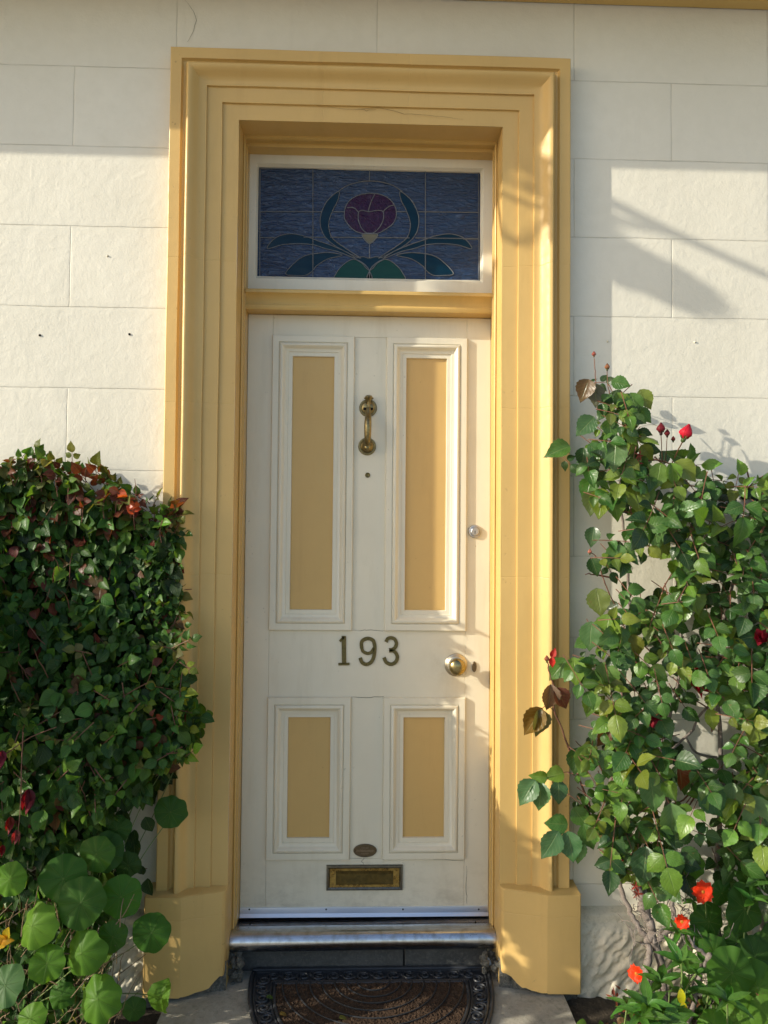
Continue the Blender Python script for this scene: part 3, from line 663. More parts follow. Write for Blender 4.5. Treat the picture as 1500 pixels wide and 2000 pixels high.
# ------------------------------------------------------------------ doormat
mat_ = empty('doormat', (.04, -.15, .015)); tag(mat_, 'half round black rubber doormat with brown coir centre and scroll border', 'doormat')
mcx, myb, zm = (P(487, 1900, .03).x + P(960, 1900, .03).x) / 2, .062, .018
HW, HD = (P(960, 1930, -.03).x - P(485, 1930, -.03).x) / 2, .50
def mat_outline(inset, n=60):
    pts = []; hw, hd = HW - inset, HD - inset
    for i in range(n + 1):
        a = math.pi * i / n; cx, sn = math.cos(a), math.sin(a); e = 2 / 2.3
        pts.append((mcx + hw * math.copysign(abs(cx) ** e, cx), myb - inset - (hd - inset) * abs(sn) ** e))
    return pts
o0, o1 = mat_outline(0), mat_outline(.078)
m = MB()
def flat(mm, pts, z0, z1):
    n = len(pts); vs = [(x, y, z1) for x, y in pts] + [(x, y, z0) for x, y in pts]
    mm.add(vs, [tuple(range(n)), tuple(range(2 * n - 1, n - 1, -1))] + [(i, (i + 1) % n, (i + 1) % n + n, i + n) for i in range(n)])
flat(m, mat_outline(.004), .011, zm - .002)
def loop3(pts, z): return [(x, y, z) for x, y in pts + [pts[0]]]
m.tube(loop3(o0, zm), .0065, 8); m.tube(loop3(mat_outline(.013), zm), .004, 6); m.tube(loop3(o1, zm + .001), .0055, 8); m.tube(loop3(mat_outline(.066), zm), .0035, 6)
# scrolls
def scroll(cx, cy, ang, s, flip=1):
    pts = []
    for k in range(26):
        t = k / 25; a = t * 2.0 * 2 * math.pi * .8; r = s * (1 - .75 * t); x = r * math.cos(a); y = r * math.sin(a) * flip
        pts.append((cx + x * math.cos(ang) - y * math.sin(ang), cy + x * math.sin(ang) + y * math.cos(ang), zm + .001))
    m.tube(pts, .0034, 6)
mid = mat_outline(.040, 400); L_ = [0]
closed = mid + [(mid[0][0], mid[0][1])]
for i in range(1, len(closed)): L_.append(L_[-1] + math.hypot(closed[i][0] - closed[i - 1][0], closed[i][1] - closed[i - 1][1]))
nsc = 40; k = 0
for q in range(nsc):
    tgt = L_[-1] * (q + .5) / nsc
    while L_[k + 1] < tgt: k += 1
    p, r_ = closed[k], closed[k + 1]; u = (tgt - L_[k]) / max(1e-6, L_[k + 1] - L_[k]); x = p[0] + (r_[0] - p[0]) * u; y = p[1] + (r_[1] - p[1]) * u; an = math.atan2(r_[1] - p[1], r_[0] - p[0])
    scroll(x, y, an + (1.2 if q % 2 else -1.9), .021, 1 if q % 2 else -1)
    nx_, ny_ = -math.sin(an), math.cos(an); tx, ty = math.cos(an), math.sin(an); sg = 1 if q % 2 else -1
    m.tube(spline([(x - tx * .03 + nx_ * .022 * sg, y - ty * .03 + ny_ * .022 * sg, zm), (x - tx * .008 - nx_ * .014 * sg, y - ty * .008 - ny_ * .014 * sg, zm), (x + tx * .03 + nx_ * .0 * sg, y + ty * .03, zm)], 5), .003, 6)
m.build('rubber_border', M['rubber'], mat_, smooth=50)
# coir pad: displaced grid clipped to the inner outline
m = MB(); vs = []; idx = {}; step_ = .004; hw, hd = HW - .080, HD - .160
def inside(x, y): return y < myb - .080 and (abs((x - mcx) / hw) ** 2.3 + abs((myb - .078 - y) / hd) ** 2.3) < 1
xs = np.arange(mcx - hw, mcx + hw, step_); ys = np.arange(myb - .08 - hd, myb - .08, step_)
for j, y in enumerate(ys):
    for i, x in enumerate(xs):
        if inside(x, y): idx[(i, j)] = len(vs); vs.append((x + random.uniform(-.001, .001), y + random.uniform(-.001, .001), zm + .001 + .005 * random.random()))
fs = [(idx[(i, j)], idx[(i + 1, j)], idx[(i + 1, j + 1)], idx[(i, j + 1)]) for (i, j) in idx if (i + 1, j) in idx and (i, j + 1) in idx and (i + 1, j + 1) in idx]
m.add(vs, fs)
for k in range(9000):                                   # bristles
    x = random.uniform(mcx - hw, mcx + hw); y = random.uniform(myb - .08 - hd, myb - .08)
    if y < -.30 or not inside(x, y): continue
    a = random.uniform(0, 6.28); l = random.uniform(.004, .010); dx_, dy_ = math.cos(a) * l * .6, math.sin(a) * l * .6; w_ = .0006
    m.add([(x - dy_ * .12, y + dx_ * .12, zm + .001), (x + dy_ * .12, y - dx_ * .12, zm + .001), (x + dx_, y + dy_, zm + .004 + l * .5)], [(0, 1, 2)])
m.build('coir_pad', M['coir'], mat_, smooth=0, fixn=False)
m = MB()
for r in (.045, .075, .105, .138, .172, .208, .245):
    pts = [(mcx + .006 + r * 1.12 * math.cos(a), myb - .078 - r * 1.05 * abs(math.sin(a)), zm + .006) for a in [math.pi * i / 40 for i in range(41)]]
    pts = [p for p in pts if inside(p[0], p[1] - .003)]
    if len(pts) > 3: m.tube(pts, .0022, 6)
m.build('rubber_ribs', M['rubber'], mat_, smooth=60)

# hairline cracks in paint and render
def crack(parent, pts, Y, mat, wd=.0012):
    q = [P(x, y, Y) for x, y in pts]; m = MB(); rr_ = random.Random(len(pts) * 7 + int(pts[0][0])); out = []
    for a_, b_ in zip(q[:-1], q[1:]):
        for k in range(4): p_ = a_.lerp(b_, k / 4); out.append(Vector((p_.x + rr_.uniform(-.0016, .0016), Y, p_.z + rr_.uniform(-.0016, .0016))))
    out.append(q[-1]); n_ = len(out)
    for i in range(n_ - 1):
        a_, b_ = out[i], out[i + 1]; d = (b_ - a_).normalized(); nn = Vector((-d.z, 0, d.x)); w0 = wd * .5 * math.sin(math.pi * (i + .3) / n_) ** .5; w1 = wd * .5 * math.sin(math.pi * (i + 1) / (n_ + .4)) ** .5
        m.add([a_ + nn * w0, a_ - nn * w0, b_ - nn * w1, b_ + nn * w1], [(0, 1, 2, 3)])
    m.build('hairline_crack', mat, parent, smooth=0, fixn=False)
M['crack_o'] = simple('ochre_crack', (.22, .135, .045), .8, .1); M['crack_w'] = simple('render_crack', (.30, .28, .22), .8, .1); M['crack_d'] = simple('dark_joint', (.10, .085, .06), .8, .1)
crack(sur, [(612, 205), (660, 212), (700, 214), (740, 210), (790, 222), (850, 226), (905, 233)], -.0225, M['crack_o'])
crack(sur, [(700, 212), (716, 216), (735, 214)], -.0225, M['crack_o'])
crack(wall, [(362, 0), (376, 18), (384, 40), (378, 60), (366, 82)], -.001, M['crack_w'], .0016)
crack(wall, [(208, 1905), (222, 1850), (238, 1820), (246, 1790)], -.055, M['crack_w'], .002)
crack(wall, [(1240, 835), (1275, 828), (1310, 840)], -.001, M['crack_w'], .0012)
crack(door, [(911, 1690), (911, 1735), (912, 1765)], YD - .0004, M['crack_d'], .0016)
crack(door, [(687, 1361), (715, 1363), (750, 1360)], YD - .0004, M['crack_d'], .0012); crack(door, [(752, 1679), (830, 1677), (905, 1681)], YD - .0004, M['crack_d'], .0012)
crack(door, [(712, 1690), (706, 1682), (712, 1676)], YD - .0004, M['crack_d'], .0012); crack(door, [(700, 1232), (716, 1230), (748, 1233)], YD - .0004, M['crack_d'], .0010)

# ------------------------------------------------------------------ plants
def leaf_mat(name, rough=.32, trans=.35, veins=1.0, back=(.10, .17, .05), radial=False, spec=.5, ttint=(1.5, 1.25, .35)):
    t = NT(name); at = t.n('ShaderNodeAttribute', attribute_name='tint'); uv = t.n('ShaderNodeUVMap'); sep = t.n('ShaderNodeSeparateXYZ'); t.l(uv.outputs[0], sep.inputs[0])
    u, v = sep.outputs[0], sep.outputs[1]
    n1 = t.noise(45, 4); col = t.mix(1.0, at.outputs['Color'], t.mix(n1, (.62, .66, .55), (1.25, 1.2, 1.1)), 'MULTIPLY')
    if radial:
        cx = t.math('SUBTRACT', u, .5); cy = t.math('SUBTRACT', v, .5); r = t.math('SQRT', t.math('ADD', t.math('MULTIPLY', cx, cx), t.math('MULTIPLY', cy, cy)))
        a = t.math('MULTIPLY', t.math('ARCTAN2', cy, cx), 9 / (2 * math.pi)); fr_ = t.math('ABSOLUTE', t.math('SUBTRACT', t.math('FRACT', t.math('ADD', a, 100.0)), .5))
        w_ = t.math('MULTIPLY', t.math('SUBTRACT', .5, fr_), t.math('ADD', r, .02)); ln = t.mapr(w_, .0, .011, 1, 0)
        ln = t.math('MAXIMUM', ln, t.mapr(r, .015, .03, 1, 0)); ln = t.math('MULTIPLY', ln, t.mapr(r, .25, .5, 1, .25))
    else:
        ax = t.math('ABSOLUTE', t.math('SUBTRACT', u, .5)); mid = t.mapr(ax, .0, .035, 1, 0)
        s_ = t.math('FRACT', t.math('MULTIPLY', t.math('SUBTRACT', v, t.math('MULTIPLY', ax, .75)), 7.0)); sd_ = t.math('ABSOLUTE', t.math('SUBTRACT', s_, .5))
        ln = t.math('MAXIMUM', mid, t.math('MULTIPLY', t.mapr(sd_, .38, .5, 0, 1), .45))
    vc = t.mix(.6, at.outputs['Color'], (.26, .34, .14))
    col = t.mix(t.math('MULTIPLY', ln, .55 * veins), col, vc)
    sp_ = t.math('MULTIPLY', t.mapr(t.noise(110, 3, .5), .66, .70, 0, 1), t.mapr(t.noise(9, 3), .50, .58, 0, 1)); col = t.mix(t.math('MULTIPLY', sp_, .6), col, (.16, .11, .04))
    geo = t.n('ShaderNodeNewGeometry'); col2 = t.mix(t.math('MULTIPLY', geo.outputs['Backfacing'], .55), col, t.mix(.6, at.outputs['Color'], back))
    t.set(Base_Color=col2, Roughness=t.mapr(n1, .3, .7, rough - .07, rough + .12)); t.b.inputs['Specular IOR Level'].default_value = spec
    h = t.math('ADD', t.math('MULTIPLY', ln, -1.0), t.math('MULTIPLY', n1, .5)); nb = t.bump(h, .0009); t.l(nb, t.b.inputs['Normal'])
    tr = t.n('ShaderNodeBsdfTranslucent'); t.l(t.mix(1.0, col, tuple(min(1.6, c) for c in ttint), 'MULTIPLY'), tr.inputs[0])
    ms = t.n('ShaderNodeMixShader'); ms.inputs[0].default_value = trans; t.l(t.b.outputs[0], ms.inputs[1]); t.l(tr.outputs[0], ms.inputs[2]); t.l(ms.outputs[0], t.out.inputs[0])
    return t.m
M['leaf'] = leaf_mat('rose_leaf', .34, .36, spec=.48)
M['leaf_small'] = leaf_mat('small_glossy_leaf', .38, .42, .8, spec=.30)
M['leaf_round'] = leaf_mat('nasturtium_leaf', .5, .50, 1.25, radial=True, spec=.22)
M['leaf_lance'] = leaf_mat('lance_leaf', .36, .42, .5)
M['petal_red'] = leaf_mat('red_petal', .5, .3, .1, back=(.4, .02, .03), ttint=(1.6, .3, .3), spec=.3)
M['petal_orange'] = leaf_mat('orange_petal', .5, .35, .2, back=(.8, .15, .02), ttint=(1.6, .7, .3), spec=.3)
M['stem'] = rough_ground('red_brown_stem', (.13, .05, .035), (.20, .085, .05), (.12, .14, .05), 30, .001, .5)
M['bark'] = rough_ground('grey_rose_bark', (.11, .085, .07), (.24, .205, .18), (.34, .30, .27), 45, .004, .85)
M['petiole'] = rough_ground('green_stem', (.10, .17, .05), (.20, .28, .09), (.22, .13, .06), 20, .001, .5)
M['dry'] = rough_ground('dry_stalks', (.12, .08, .045), (.26, .18, .10), (.36, .28, .18), 40, .002, .9)

def leaf_template(rows, cols, width, serr=0.0, fold=.25, droop=.25, tip=1.0, base=.78):
    vs = []; uv = []
    for i in range(rows + 1):
        t = i / rows
        w_ = width * (math.sin(math.pi * t ** base) ** .85) if 0 < t < 1 else 0
        if t > .62: w_ *= 1 - (t - .62) * .85 * tip
        if serr and 0 < i < rows: w_ *= (1 + serr * (1 if i % 2 else -1))
        for j in range(cols + 1):
            x = (j / cols * 2 - 1); X = x * w_ / 2
            y = t - abs(x) * .03 * (1 if serr else 0)
            vs.append((X, y, abs(X) * fold * 2 * (1 - .3 * t) - droop * t * t + .015 * math.sin(t * 16 + abs(x) * 3) * abs(x)))
            uv.append((x * .5 + .5, t))
    fs = [(i * (cols + 1) + j, i * (cols + 1) + j + 1, (i + 1) * (cols + 1) + j + 1, (i + 1) * (cols + 1) + j) for i in range(rows) for j in range(cols)]
    return np.array(vs), np.array(uv), fs
T_ROSE = [leaf_template(14, 4, .78, .05, f_, d_) for f_, d_ in ((.30, .22), (.12, .10), (.42, .38), (.05, .30), (.55, .15), (-.18, .45), (.2, .6))]
T_SMALL = [leaf_template(7, 2, .82, 0, f_, d_, base=.85, tip=.4) for f_, d_ in ((.25, .2), (.1, .35), (.4, .1))]
T_LANCE = [leaf_template(9, 2, .30, 0, f_, d_, base=.8) for f_, d_ in ((.3, .25), (.35, .5), (.2, .1))]
def frame_of(dirv, nrm):
    y = Vector(dirv).normalized(); z = Vector(nrm); z = z - y * z.dot(y); z = z.normalized() if z.length > 1e-4 else y.orthogonal().normalized()
    return np.array([list(y.cross(z)), list(y), list(z)])
def put_leaf(mb, tmpl, pos, dirv, nrm, size, col, wscale=1.0):
    V, U, Fs = tmpl; A = frame_of(dirv, nrm); W = (V * np.array([wscale, 1, 1]) * size) @ A + np.array(pos)
    mb.add(W.tolist(), Fs, U.tolist(), col)
def rnd(a, b): return random.uniform(a, b)
def jit(v, s): return Vector((v[0] + rnd(-s, s), v[1] + rnd(-s, s), v[2] + rnd(-s, s)))
def vcol(c, s=.25, h=.12):
    k = 1 + rnd(-s, s); return tuple(max(.002, x * k * (1 + rnd(-h, h))) for x in c)
def compound(mb, stem, pos, dirv, nrm, size, col, n=5, tmpl=T_ROSE):
    """a rose leaf: rachis with paired leaflets and one at the tip"""
    d = Vector(dirv).normalized(); nn = Vector(nrm); nn = (nn - d * nn.dot(d)).normalized(); side = d.cross(nn)
    L_ = size * (2.3 if n == 5 else 1.5); pts = []
    for k in range(6):
        t = k / 5; pts.append(Vector(pos) + d * L_ * t - nn * (.12 * L_ * t * t))
    stem.tube(pts, [.0015, .0014, .0013, .0012, .0010, .0008], 5)
    end = pts[-1]; put_leaf(mb, random.choice(tmpl), end, jit(d, .18), jit(nn, .3), size * rnd(.95, 1.15), vcol(col))
    for f_ in ((.80, .42) if n == 5 else (.65,)):
        p = pts[0].lerp(pts[-1], f_)
        for s_ in (-1, 1):
            dd = (d * .55 + side * s_ * 1.0); put_leaf(mb, random.choice(tmpl), p + side * s_ * .004, jit(dd, .2), jit(nn, .35), size * rnd(.72, .95) * (1 if f_ > .6 else .85), vcol(col))
def in_poly(p, poly):
    x, y = p; c = False; n = len(poly)
    for i in range(n):
        x1, y1 = poly[i]; x2, y2 = poly[i - 1]
        if (y1 > y) != (y2 > y) and x < (x2 - x1) * (y - y1) / (y2 - y1) + x1: c = not c
    return c
def wire(px_pts, r0, r1, mb, n=7, sub=6):
    pts = spline([P(*q) for q in px_pts], sub); m_ = len(pts)
    pts = [p + Vector((rnd(-1, 1), rnd(-1, 1), rnd(-1, 1))) * r0 * .35 for p in pts]
    mb.tube(pts, [r0 + (r1 - r0) * k / (m_ - 1) * 1.0 for k in range(m_)], n)
    return pts
def bud_at(name, parent, pos, size, col, up=Vector((0, 0, 1)), openness=0.0, sepal=(.09, .14, .05)):
    """rose bud: wrapped petals above five sepals"""
    m = MB(); up = up.normalized(); a = up.orthogonal().normalized(); b = up.cross(a)
    for k in range(5 if openness < .5 else 12):
        ring = 0 if k < 5 else (1 if k < 9 else 2)
        q = k * 2.399; out = a * math.cos(q) + b * math.sin(q)
        rows, cols = 6, 4; vs = []; uv = []
        for i in range(rows + 1):
            t = i / rows
            for j in range(cols + 1):
                s_ = (j / cols - .5) * (2.3 if openness < .5 else 1.9)
                rad = size * (.30 + .16 * math.sin(math.pi * min(1, t * 1.1)) - .26 * t ** 2 * (1 - openness)) * (1 + .30 * openness * (2 - ring) * t)
                o2 = out * math.cos(s_) + out.cross(up) * math.sin(s_)
                vs.append(tuple(Vector(pos) + up * (size * 1.15 * t * (1 - .12 * abs(s_) * t)) + o2 * rad * (.25 + .75 * min(1, t * 3)) * (1 + .04 * k * (1 if openness < .5 else .2)))); uv.append((j / cols, t))
        fs = [(i * 5 + j, i * 5 + j + 1, (i + 1) * 5 + j + 1, (i + 1) * 5 + j) for i in range(rows) for j in range(cols)]
        m.add(vs, fs, uv, vcol(col, .25, .1))
    o = m.build(name, M['petal_red'], parent, smooth=180, fixn=False)
    m = MB(); m.lathe(tuple(Vector(pos) - up * size * .25), up, [(0, size * .05), (size * .08, size * .14), (size * .2, size * .17), (size * .3, size * .16)], 10)
    m.col = [sepal] * len(m.v); m.uv = [(0, 0)] * len(m.v)
    for k in range(5):
        q = k * 1.2566; out = a * math.cos(q) + b * math.sin(q)
        put_leaf(m, T_LANCE[0], Vector(pos) + out * size * .15, up * (.9 - openness) + out * (.5 + openness), out, size * .75, vcol(sepal), .8)
    m.build('sepals', M['leaf_small'], o, smooth=180, fixn=False)
    return o

G_DK = (.027, .078, .018); G_MID = (.055, .140, .026); G_LT = (.115, .225, .030); G_YEL = (.20, .24, .030); RED_Y = (.13, .030, .018); BRN = (.14, .075, .035)

# ---- left: dense small leaved climber
LP = [(-700, 930), (-400, 880), (-150, 905), (0, 902), (60, 896), (110, 905), (140, 932), (170, 948), (200, 962), (240, 968), (275, 985), (300, 1010), (318, 1005), (325, 1035), (345, 1055), (352, 1100), (350, 1130), (356, 1150), (352, 1190), (332, 1225),
      (322, 1262), (345, 1285), (364, 1310), (362, 1350), (392, 1385), (394, 1425), (372, 1470), (340, 1490), (308, 1525), (292, 1560), (262, 1555), (225, 1548), (212, 1590), (208, 1660), (225, 1740), (215, 1850), (190, 2000), (150, 2150), (-700, 2150)]
def left_depth(px, py):
    """how far the climber stands out from the wall"""
    e = max(0, min(1, (py - 1110) / 330)); d = .075 + .23 * e
    if py > 1500: d += .10 * min(1, (py - 1500) / 300)
    if px > 200: d *= 1 - .35 * (px - 200) / 200
    return max(.075, d)
hedge = empty('climbing_rose', (-.95, -.12, 0)); tag(hedge, 'dense dark green climbing rose with red young leaves, against the wall left of the door', 'climbing plant')
fol = MB(); twg = MB(); cnt = 0
def lit_normal(s=.6): return jit(Vector((-.35, -1.0, .55)), s)
for k in range(30000):
    px, py = rnd(-650, 400), rnd(885, 2080)
    if px < -20 and (random.random() < .45 or py > 1620): continue
    if not in_poly((px + 34 * (vnoise(py / 34, 1.5, 2) - .5), py + 34 * (vnoise(px / 38, 7.5, 3) - .5)), LP): continue
    if py > 1600 and random.random() < .50: continue
    dep = left_depth(px, py); r = random.random(); Y = -dep * (1 - .85 * r ** 1.6) - .012
    if py > 1600: Y = max(Y, -.24)
    if px > 300 and Y > -.062: Y = -.062 - .03 * random.random()
    p = P(px, py, Y); p += Vector((rnd(-.01, .01), 0, rnd(-.01, .01)))
    q = random.random(); nearedge = (py < 1090 and px < 300)
    if nearedge and q < .10: col = vcol(RED_Y, .4, .3)
    elif py < 980 and q < .35: col = vcol((.085, .10, .028), .3)
    elif q < .46: col = vcol((.036, .098, .022), .3)
    elif q < .80: col = vcol((.066, .158, .028), .35)
    elif q < .95: col = vcol(G_LT, .3)  # light green leaves, share raised to look sunlit
    else: col = vcol(random.choice([G_YEL, BRN, RED_Y]), .3, .2)
    sz = rnd(.026, .047) * (1.0 if not (px > 250 and py < 1250) else .72)
    if random.random() < .10: sz *= 1.35
    put_leaf(fol, random.choice(T_SMALL), p, jit(Vector((.1, -.35, -.75)), .75), lit_normal(.75), sz, col, rnd(.85, 1.1))
    cnt += 1
    if cnt > 7200: break
for k in range(2600):                       # inner leaves close to the wall, darkened green stands in for shade
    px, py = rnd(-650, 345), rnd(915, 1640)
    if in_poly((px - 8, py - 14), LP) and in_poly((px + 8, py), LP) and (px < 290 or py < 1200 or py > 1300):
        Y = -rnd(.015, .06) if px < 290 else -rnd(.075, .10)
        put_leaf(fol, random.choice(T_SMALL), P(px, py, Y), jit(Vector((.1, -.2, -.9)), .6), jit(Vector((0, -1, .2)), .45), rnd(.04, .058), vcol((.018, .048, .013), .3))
for k in range(1750):                       # unseen bulge added out of frame, shaped to shade the door and surround
    th, ph = rnd(0, math.pi / 2), rnd(0, math.pi / 2); c_, s_ = math.cos(th), math.sin(th); rr = rnd(.82, 1.02)
    x = -1.42 + .50 * rr * c_ * math.cos(ph); y = -.84 * rr * s_ * math.cos(ph); z = .94 + .50 * rr * math.sin(ph) * (1 if k % 4 else -.62)
    if x > -.96 and y < -.30: continue
    put_leaf(fol, random.choice(T_SMALL), (x, y, z), jit(Vector((0, -.3, -.7)), .7), jit(Vector((-.3, -.8, .5)), .6), rnd(.04, .065), vcol(G_MID if k % 2 else G_DK))
for k in range(150):
    px, py = rnd(-500, 330), rnd(930, 1600)
    if not in_poly((px, py), LP): continue
    a = P(px, py, -left_depth(px, py) * rnd(.5, 1.02)); pts = [a]
    d = Vector((rnd(-.5, .5), -.2, rnd(.2, 1))).normalized()
    for i in range(5): d = jit(d, .25).normalized(); pts.append(pts[-1] + d * .022)
    twg.tube(pts, [.0017, .0016, .0015, .0013, .001, .0007], 5)
# larger leaved sprays standing out of the mass and breaking its outline
spt = MB()
for k in range(190):
    if k < 60: t_ = rnd(0, 1); px, py = (20 + 330 * t_ + rnd(-8, 8), 905 + (t_ ** 1.6) * 120 + rnd(-14, 22))
    elif k < 95: px, py = rnd(318, 366), rnd(1030, 1500)
    else:
        px, py = rnd(-60, 350), rnd(960, 1580)
        if not in_poly((px, py), LP): continue
    Y = -left_depth(px, py) - rnd(.0, .05) * (py > 1260) + .015 * (py < 1200); q = random.random()
    if py < 1060: col = RED_Y if q < .20 else ((.11, .13, .03) if q < .5 else (G_MID if q < .85 else G_LT))
    else: col = G_MID if q < .45 else (G_LT if q < .68 else ((.13, .15, .045) if q < .82 else (G_YEL if q < .9 else (BRN if q < .95 else RED_Y))))
    d = Vector((rnd(-.8, .8), rnd(-.8, -.2), rnd(-.9, .4) if k >= 60 else rnd(-.3, .9)))
    compound(fol, twg, P(px, py, Y) - d.normalized() * .02, d, jit(Vector((-.4, -1, .5)), .6), rnd(.022, .040), col, 5 if q < .5 else 3)
# young red shoots above the top
for (px, py, n, c) in ((232, 962, 4, RED_Y), (262, 990, 3, (.55, .10, .04)), (205, 968, 3, RED_Y), (108, 925, 3, RED_Y), (165, 975, 4, RED_Y), (22, 905, 3, (.10, .10, .03)), (318, 1015, 3, (.12, .26, .03)), (75, 915, 3, (.10, .13, .03)), (248, 966, 4, (.50, .11, .05)), (135, 940, 3, G_LT)):
    b = P(px + rnd(-8, 8), py + 45, -.10); t_ = P(px, py, -.11); twg.tube(spline([b, b.lerp(t_, .5) + Vector((rnd(-.01, .01), 0, 0)), t_], 4), .0014, 5)
    for i in range(n):
        put_leaf(fol, random.choice(T_SMALL), t_.lerp(b, .15 * i), jit(Vector((rnd(-1, 1), -.3, .3)), .3), jit(Vector((-.3, -.8, .5)), .4), rnd(.022, .034), vcol(c, .25))
wire([(262, 990, -.10), (266, 960, -.105), (263, 935, -.11)], .0012, .0008, twg)
for k in range(520):  # low inner leaves, colour darkened to read as shade behind the nasturtium
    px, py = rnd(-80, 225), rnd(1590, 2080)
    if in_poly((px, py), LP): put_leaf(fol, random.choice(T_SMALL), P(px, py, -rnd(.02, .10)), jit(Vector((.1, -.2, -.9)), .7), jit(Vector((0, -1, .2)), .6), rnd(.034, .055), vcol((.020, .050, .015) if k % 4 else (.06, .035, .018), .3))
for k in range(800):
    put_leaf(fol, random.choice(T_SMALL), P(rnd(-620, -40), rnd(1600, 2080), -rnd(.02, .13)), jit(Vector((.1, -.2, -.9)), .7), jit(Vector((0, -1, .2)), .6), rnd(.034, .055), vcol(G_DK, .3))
# thick stems low down
for pts in ([(120, 2100, -.2), (110, 1900, -.18), (95, 1750, -.17), (105, 1600, -.15), (80, 1400, -.12)], [(170, 2100, -.2), (150, 1930, -.16), (160, 1780, -.15), (190, 1650, -.13), (200, 1500, -.1)], [(40, 2100, -.25), (60, 1850, -.2), (30, 1600, -.2)],
            [(0, 1480, -.38), (60, 1440, -.38), (110, 1420, -.37)], [(45, 1430, -.40), (42, 1500, -.41), (40, 1570, -.42), (35, 1630, -.42)], [(222, 1700, -.1), (260, 1700, -.11), (288, 1696, -.10)]):
    wire(pts, .006 if pts[0][1] > 2000 else .0016, .004 if pts[0][1] > 2000 else .0011, twg if pts[0][1] < 2000 else twg)
fo = fol.build('foliage', M['leaf_small'], hedge, smooth=180, fixn=False); twg.build('stems', M['stem'], hedge, smooth=60)
# small sprays overlapping the door surround
m = MB(); st = MB()
for (px, py, s_) in ((283, 1612, 16), (240, 1600, 20), (262, 1655, 20), (288, 1732, 16), (262, 1635, 14), (255, 1640, 15), (275, 1700, 10), (232, 1560, 14), (222, 1548, 15), (262, 1545, 14), (283, 1548, 13), (245, 1570, 16)):
    c = P(px, py, -.13); sz = s_ * .0031
    put_leaf(m, random.choice(T_SMALL), c + Vector((0, 0, sz * .5)), jit(Vector((.1, -.2, -1)), .3), jit(Vector((-.1, -1, .2)), .3), sz, vcol((.035, .085, .030), .2))
m.build('side_shoots', M['leaf_small'], hedge, smooth=180, fixn=False)
# drooping red fuchsia-like blooms hanging in the climber
def hanging(px, py, Y, s_, col):
    m = MB(); c = P(px, py, Y)
    for k in range(5):
        q = k * 1.2566 + .3; out = Vector((math.cos(q), math.sin(q) * .6, 0)); put_leaf(m, T_LANCE[k % 3], c, Vector((0, 0, -1)) + out * .42, out, s_ * rnd(.85, 1.1), vcol(col, .2), 1.5)
    o = m.build('red_shoot', M['petal_red'], hedge, smooth=180, fixn=False)
hanging(56, 1540, -.41, .058, (.15, .018, .030)); hanging(32, 1620, -.42, .036, (.30, .09, .09)); hanging(20, 1595, -.42, .036, (.22, .03, .02)); hanging(4, 1465, -.40, .04, (.20, .03, .06)); hanging(5, 1650, -.40, .03, (.2, .01, .01))

# ---- nasturtiums
def round_leaf(name, parent, c, nrm, r, col, cup=.15, foldx=0.0, wob=.06):
    rings, seg = 7, 56; nrm = Vector(nrm).normalized(); a = nrm.cross(Vector((0, 0, 1))); a = a.normalized() if a.length > .05 else Vector((1, 0, 0)); b = nrm.cross(a)
    ph = rnd(0, 6.28); lob = random.choice((5, 6, 7)); wob = .045; vs = []; uv = []
    for i in range(rings + 1):
        t = i / rings
        for k in range(seg):
            q = 2 * math.pi * k / seg; rr = r * t * (1 + t * (.030 * math.cos(3 * q + ph) + .028 * math.cos(lob * q + 2 * ph) + .020 * math.cos(8 * q + 3 * ph) + .03 * math.cos(2 * q + 5 * ph) + .010 * math.cos(14 * q + ph)))
            x, y = rr * math.cos(q), rr * math.sin(q); z = -cup * r * (t ** 2) + .05 * r * math.sin(lob * q + ph) * t ** 3 + .045 * r * math.cos(9 * q + ph) * t * t + .03 * r * math.sin(4 * q + 2 * ph) * t
            if foldx: z += foldx * abs(x) ** 1.5 / r ** .5
            vs.append(tuple(Vector(c) + a * x + b * y + nrm * z)); uv.append((.5 + .5 * t * math.cos(q), .5 + .5 * t * math.sin(q)))
    fs = [(i * seg + k, i * seg + (k + 1) % seg, (i + 1) * seg + (k + 1) % seg, (i + 1) * seg + k) for i in range(rings) for k in range(seg)]
    m = MB(); m.add(vs, fs, uv, col); return m.build(name, M['leaf_round'], parent, smooth=180, fixn=False)
def nasturtium(label, base, leaves, group=None):
    root = empty('nasturtium', base); tag(root, label, 'plant', group)
    st = MB()
    for (px, py, Y, rpx, nx_, nz_, cup, fx, col) in leaves:
        c = P(px, py, Y); r = rpx * .93 * (Y - CAMY) / F
        round_leaf('leaf', root, c, (nx_, -1, nz_), r, vcol(col, .15, .08), cup, fx)
        bq = Vector((base[0] + rnd(-.12, .12), base[1] + rnd(-.03, .03), rnd(.0, .25))); mid_ = c.lerp(bq, .45) + Vector((rnd(-.03, .03), .05, rnd(-.02, .04)))
        st = MB(); st.tube(spline([c + Vector((0, .003, 0)), c + Vector((0, .03, -.015)), mid_, bq], 6), [.0014] * 19, 6); st.build('leaf_stalk', M['petiole'], root, smooth=60)
    return root
NG = (.048, .165, .010); NB = (.11, .275, .012); ND = (.024, .098, .010)  # NB is a brighter green painted on leaves in sunlight
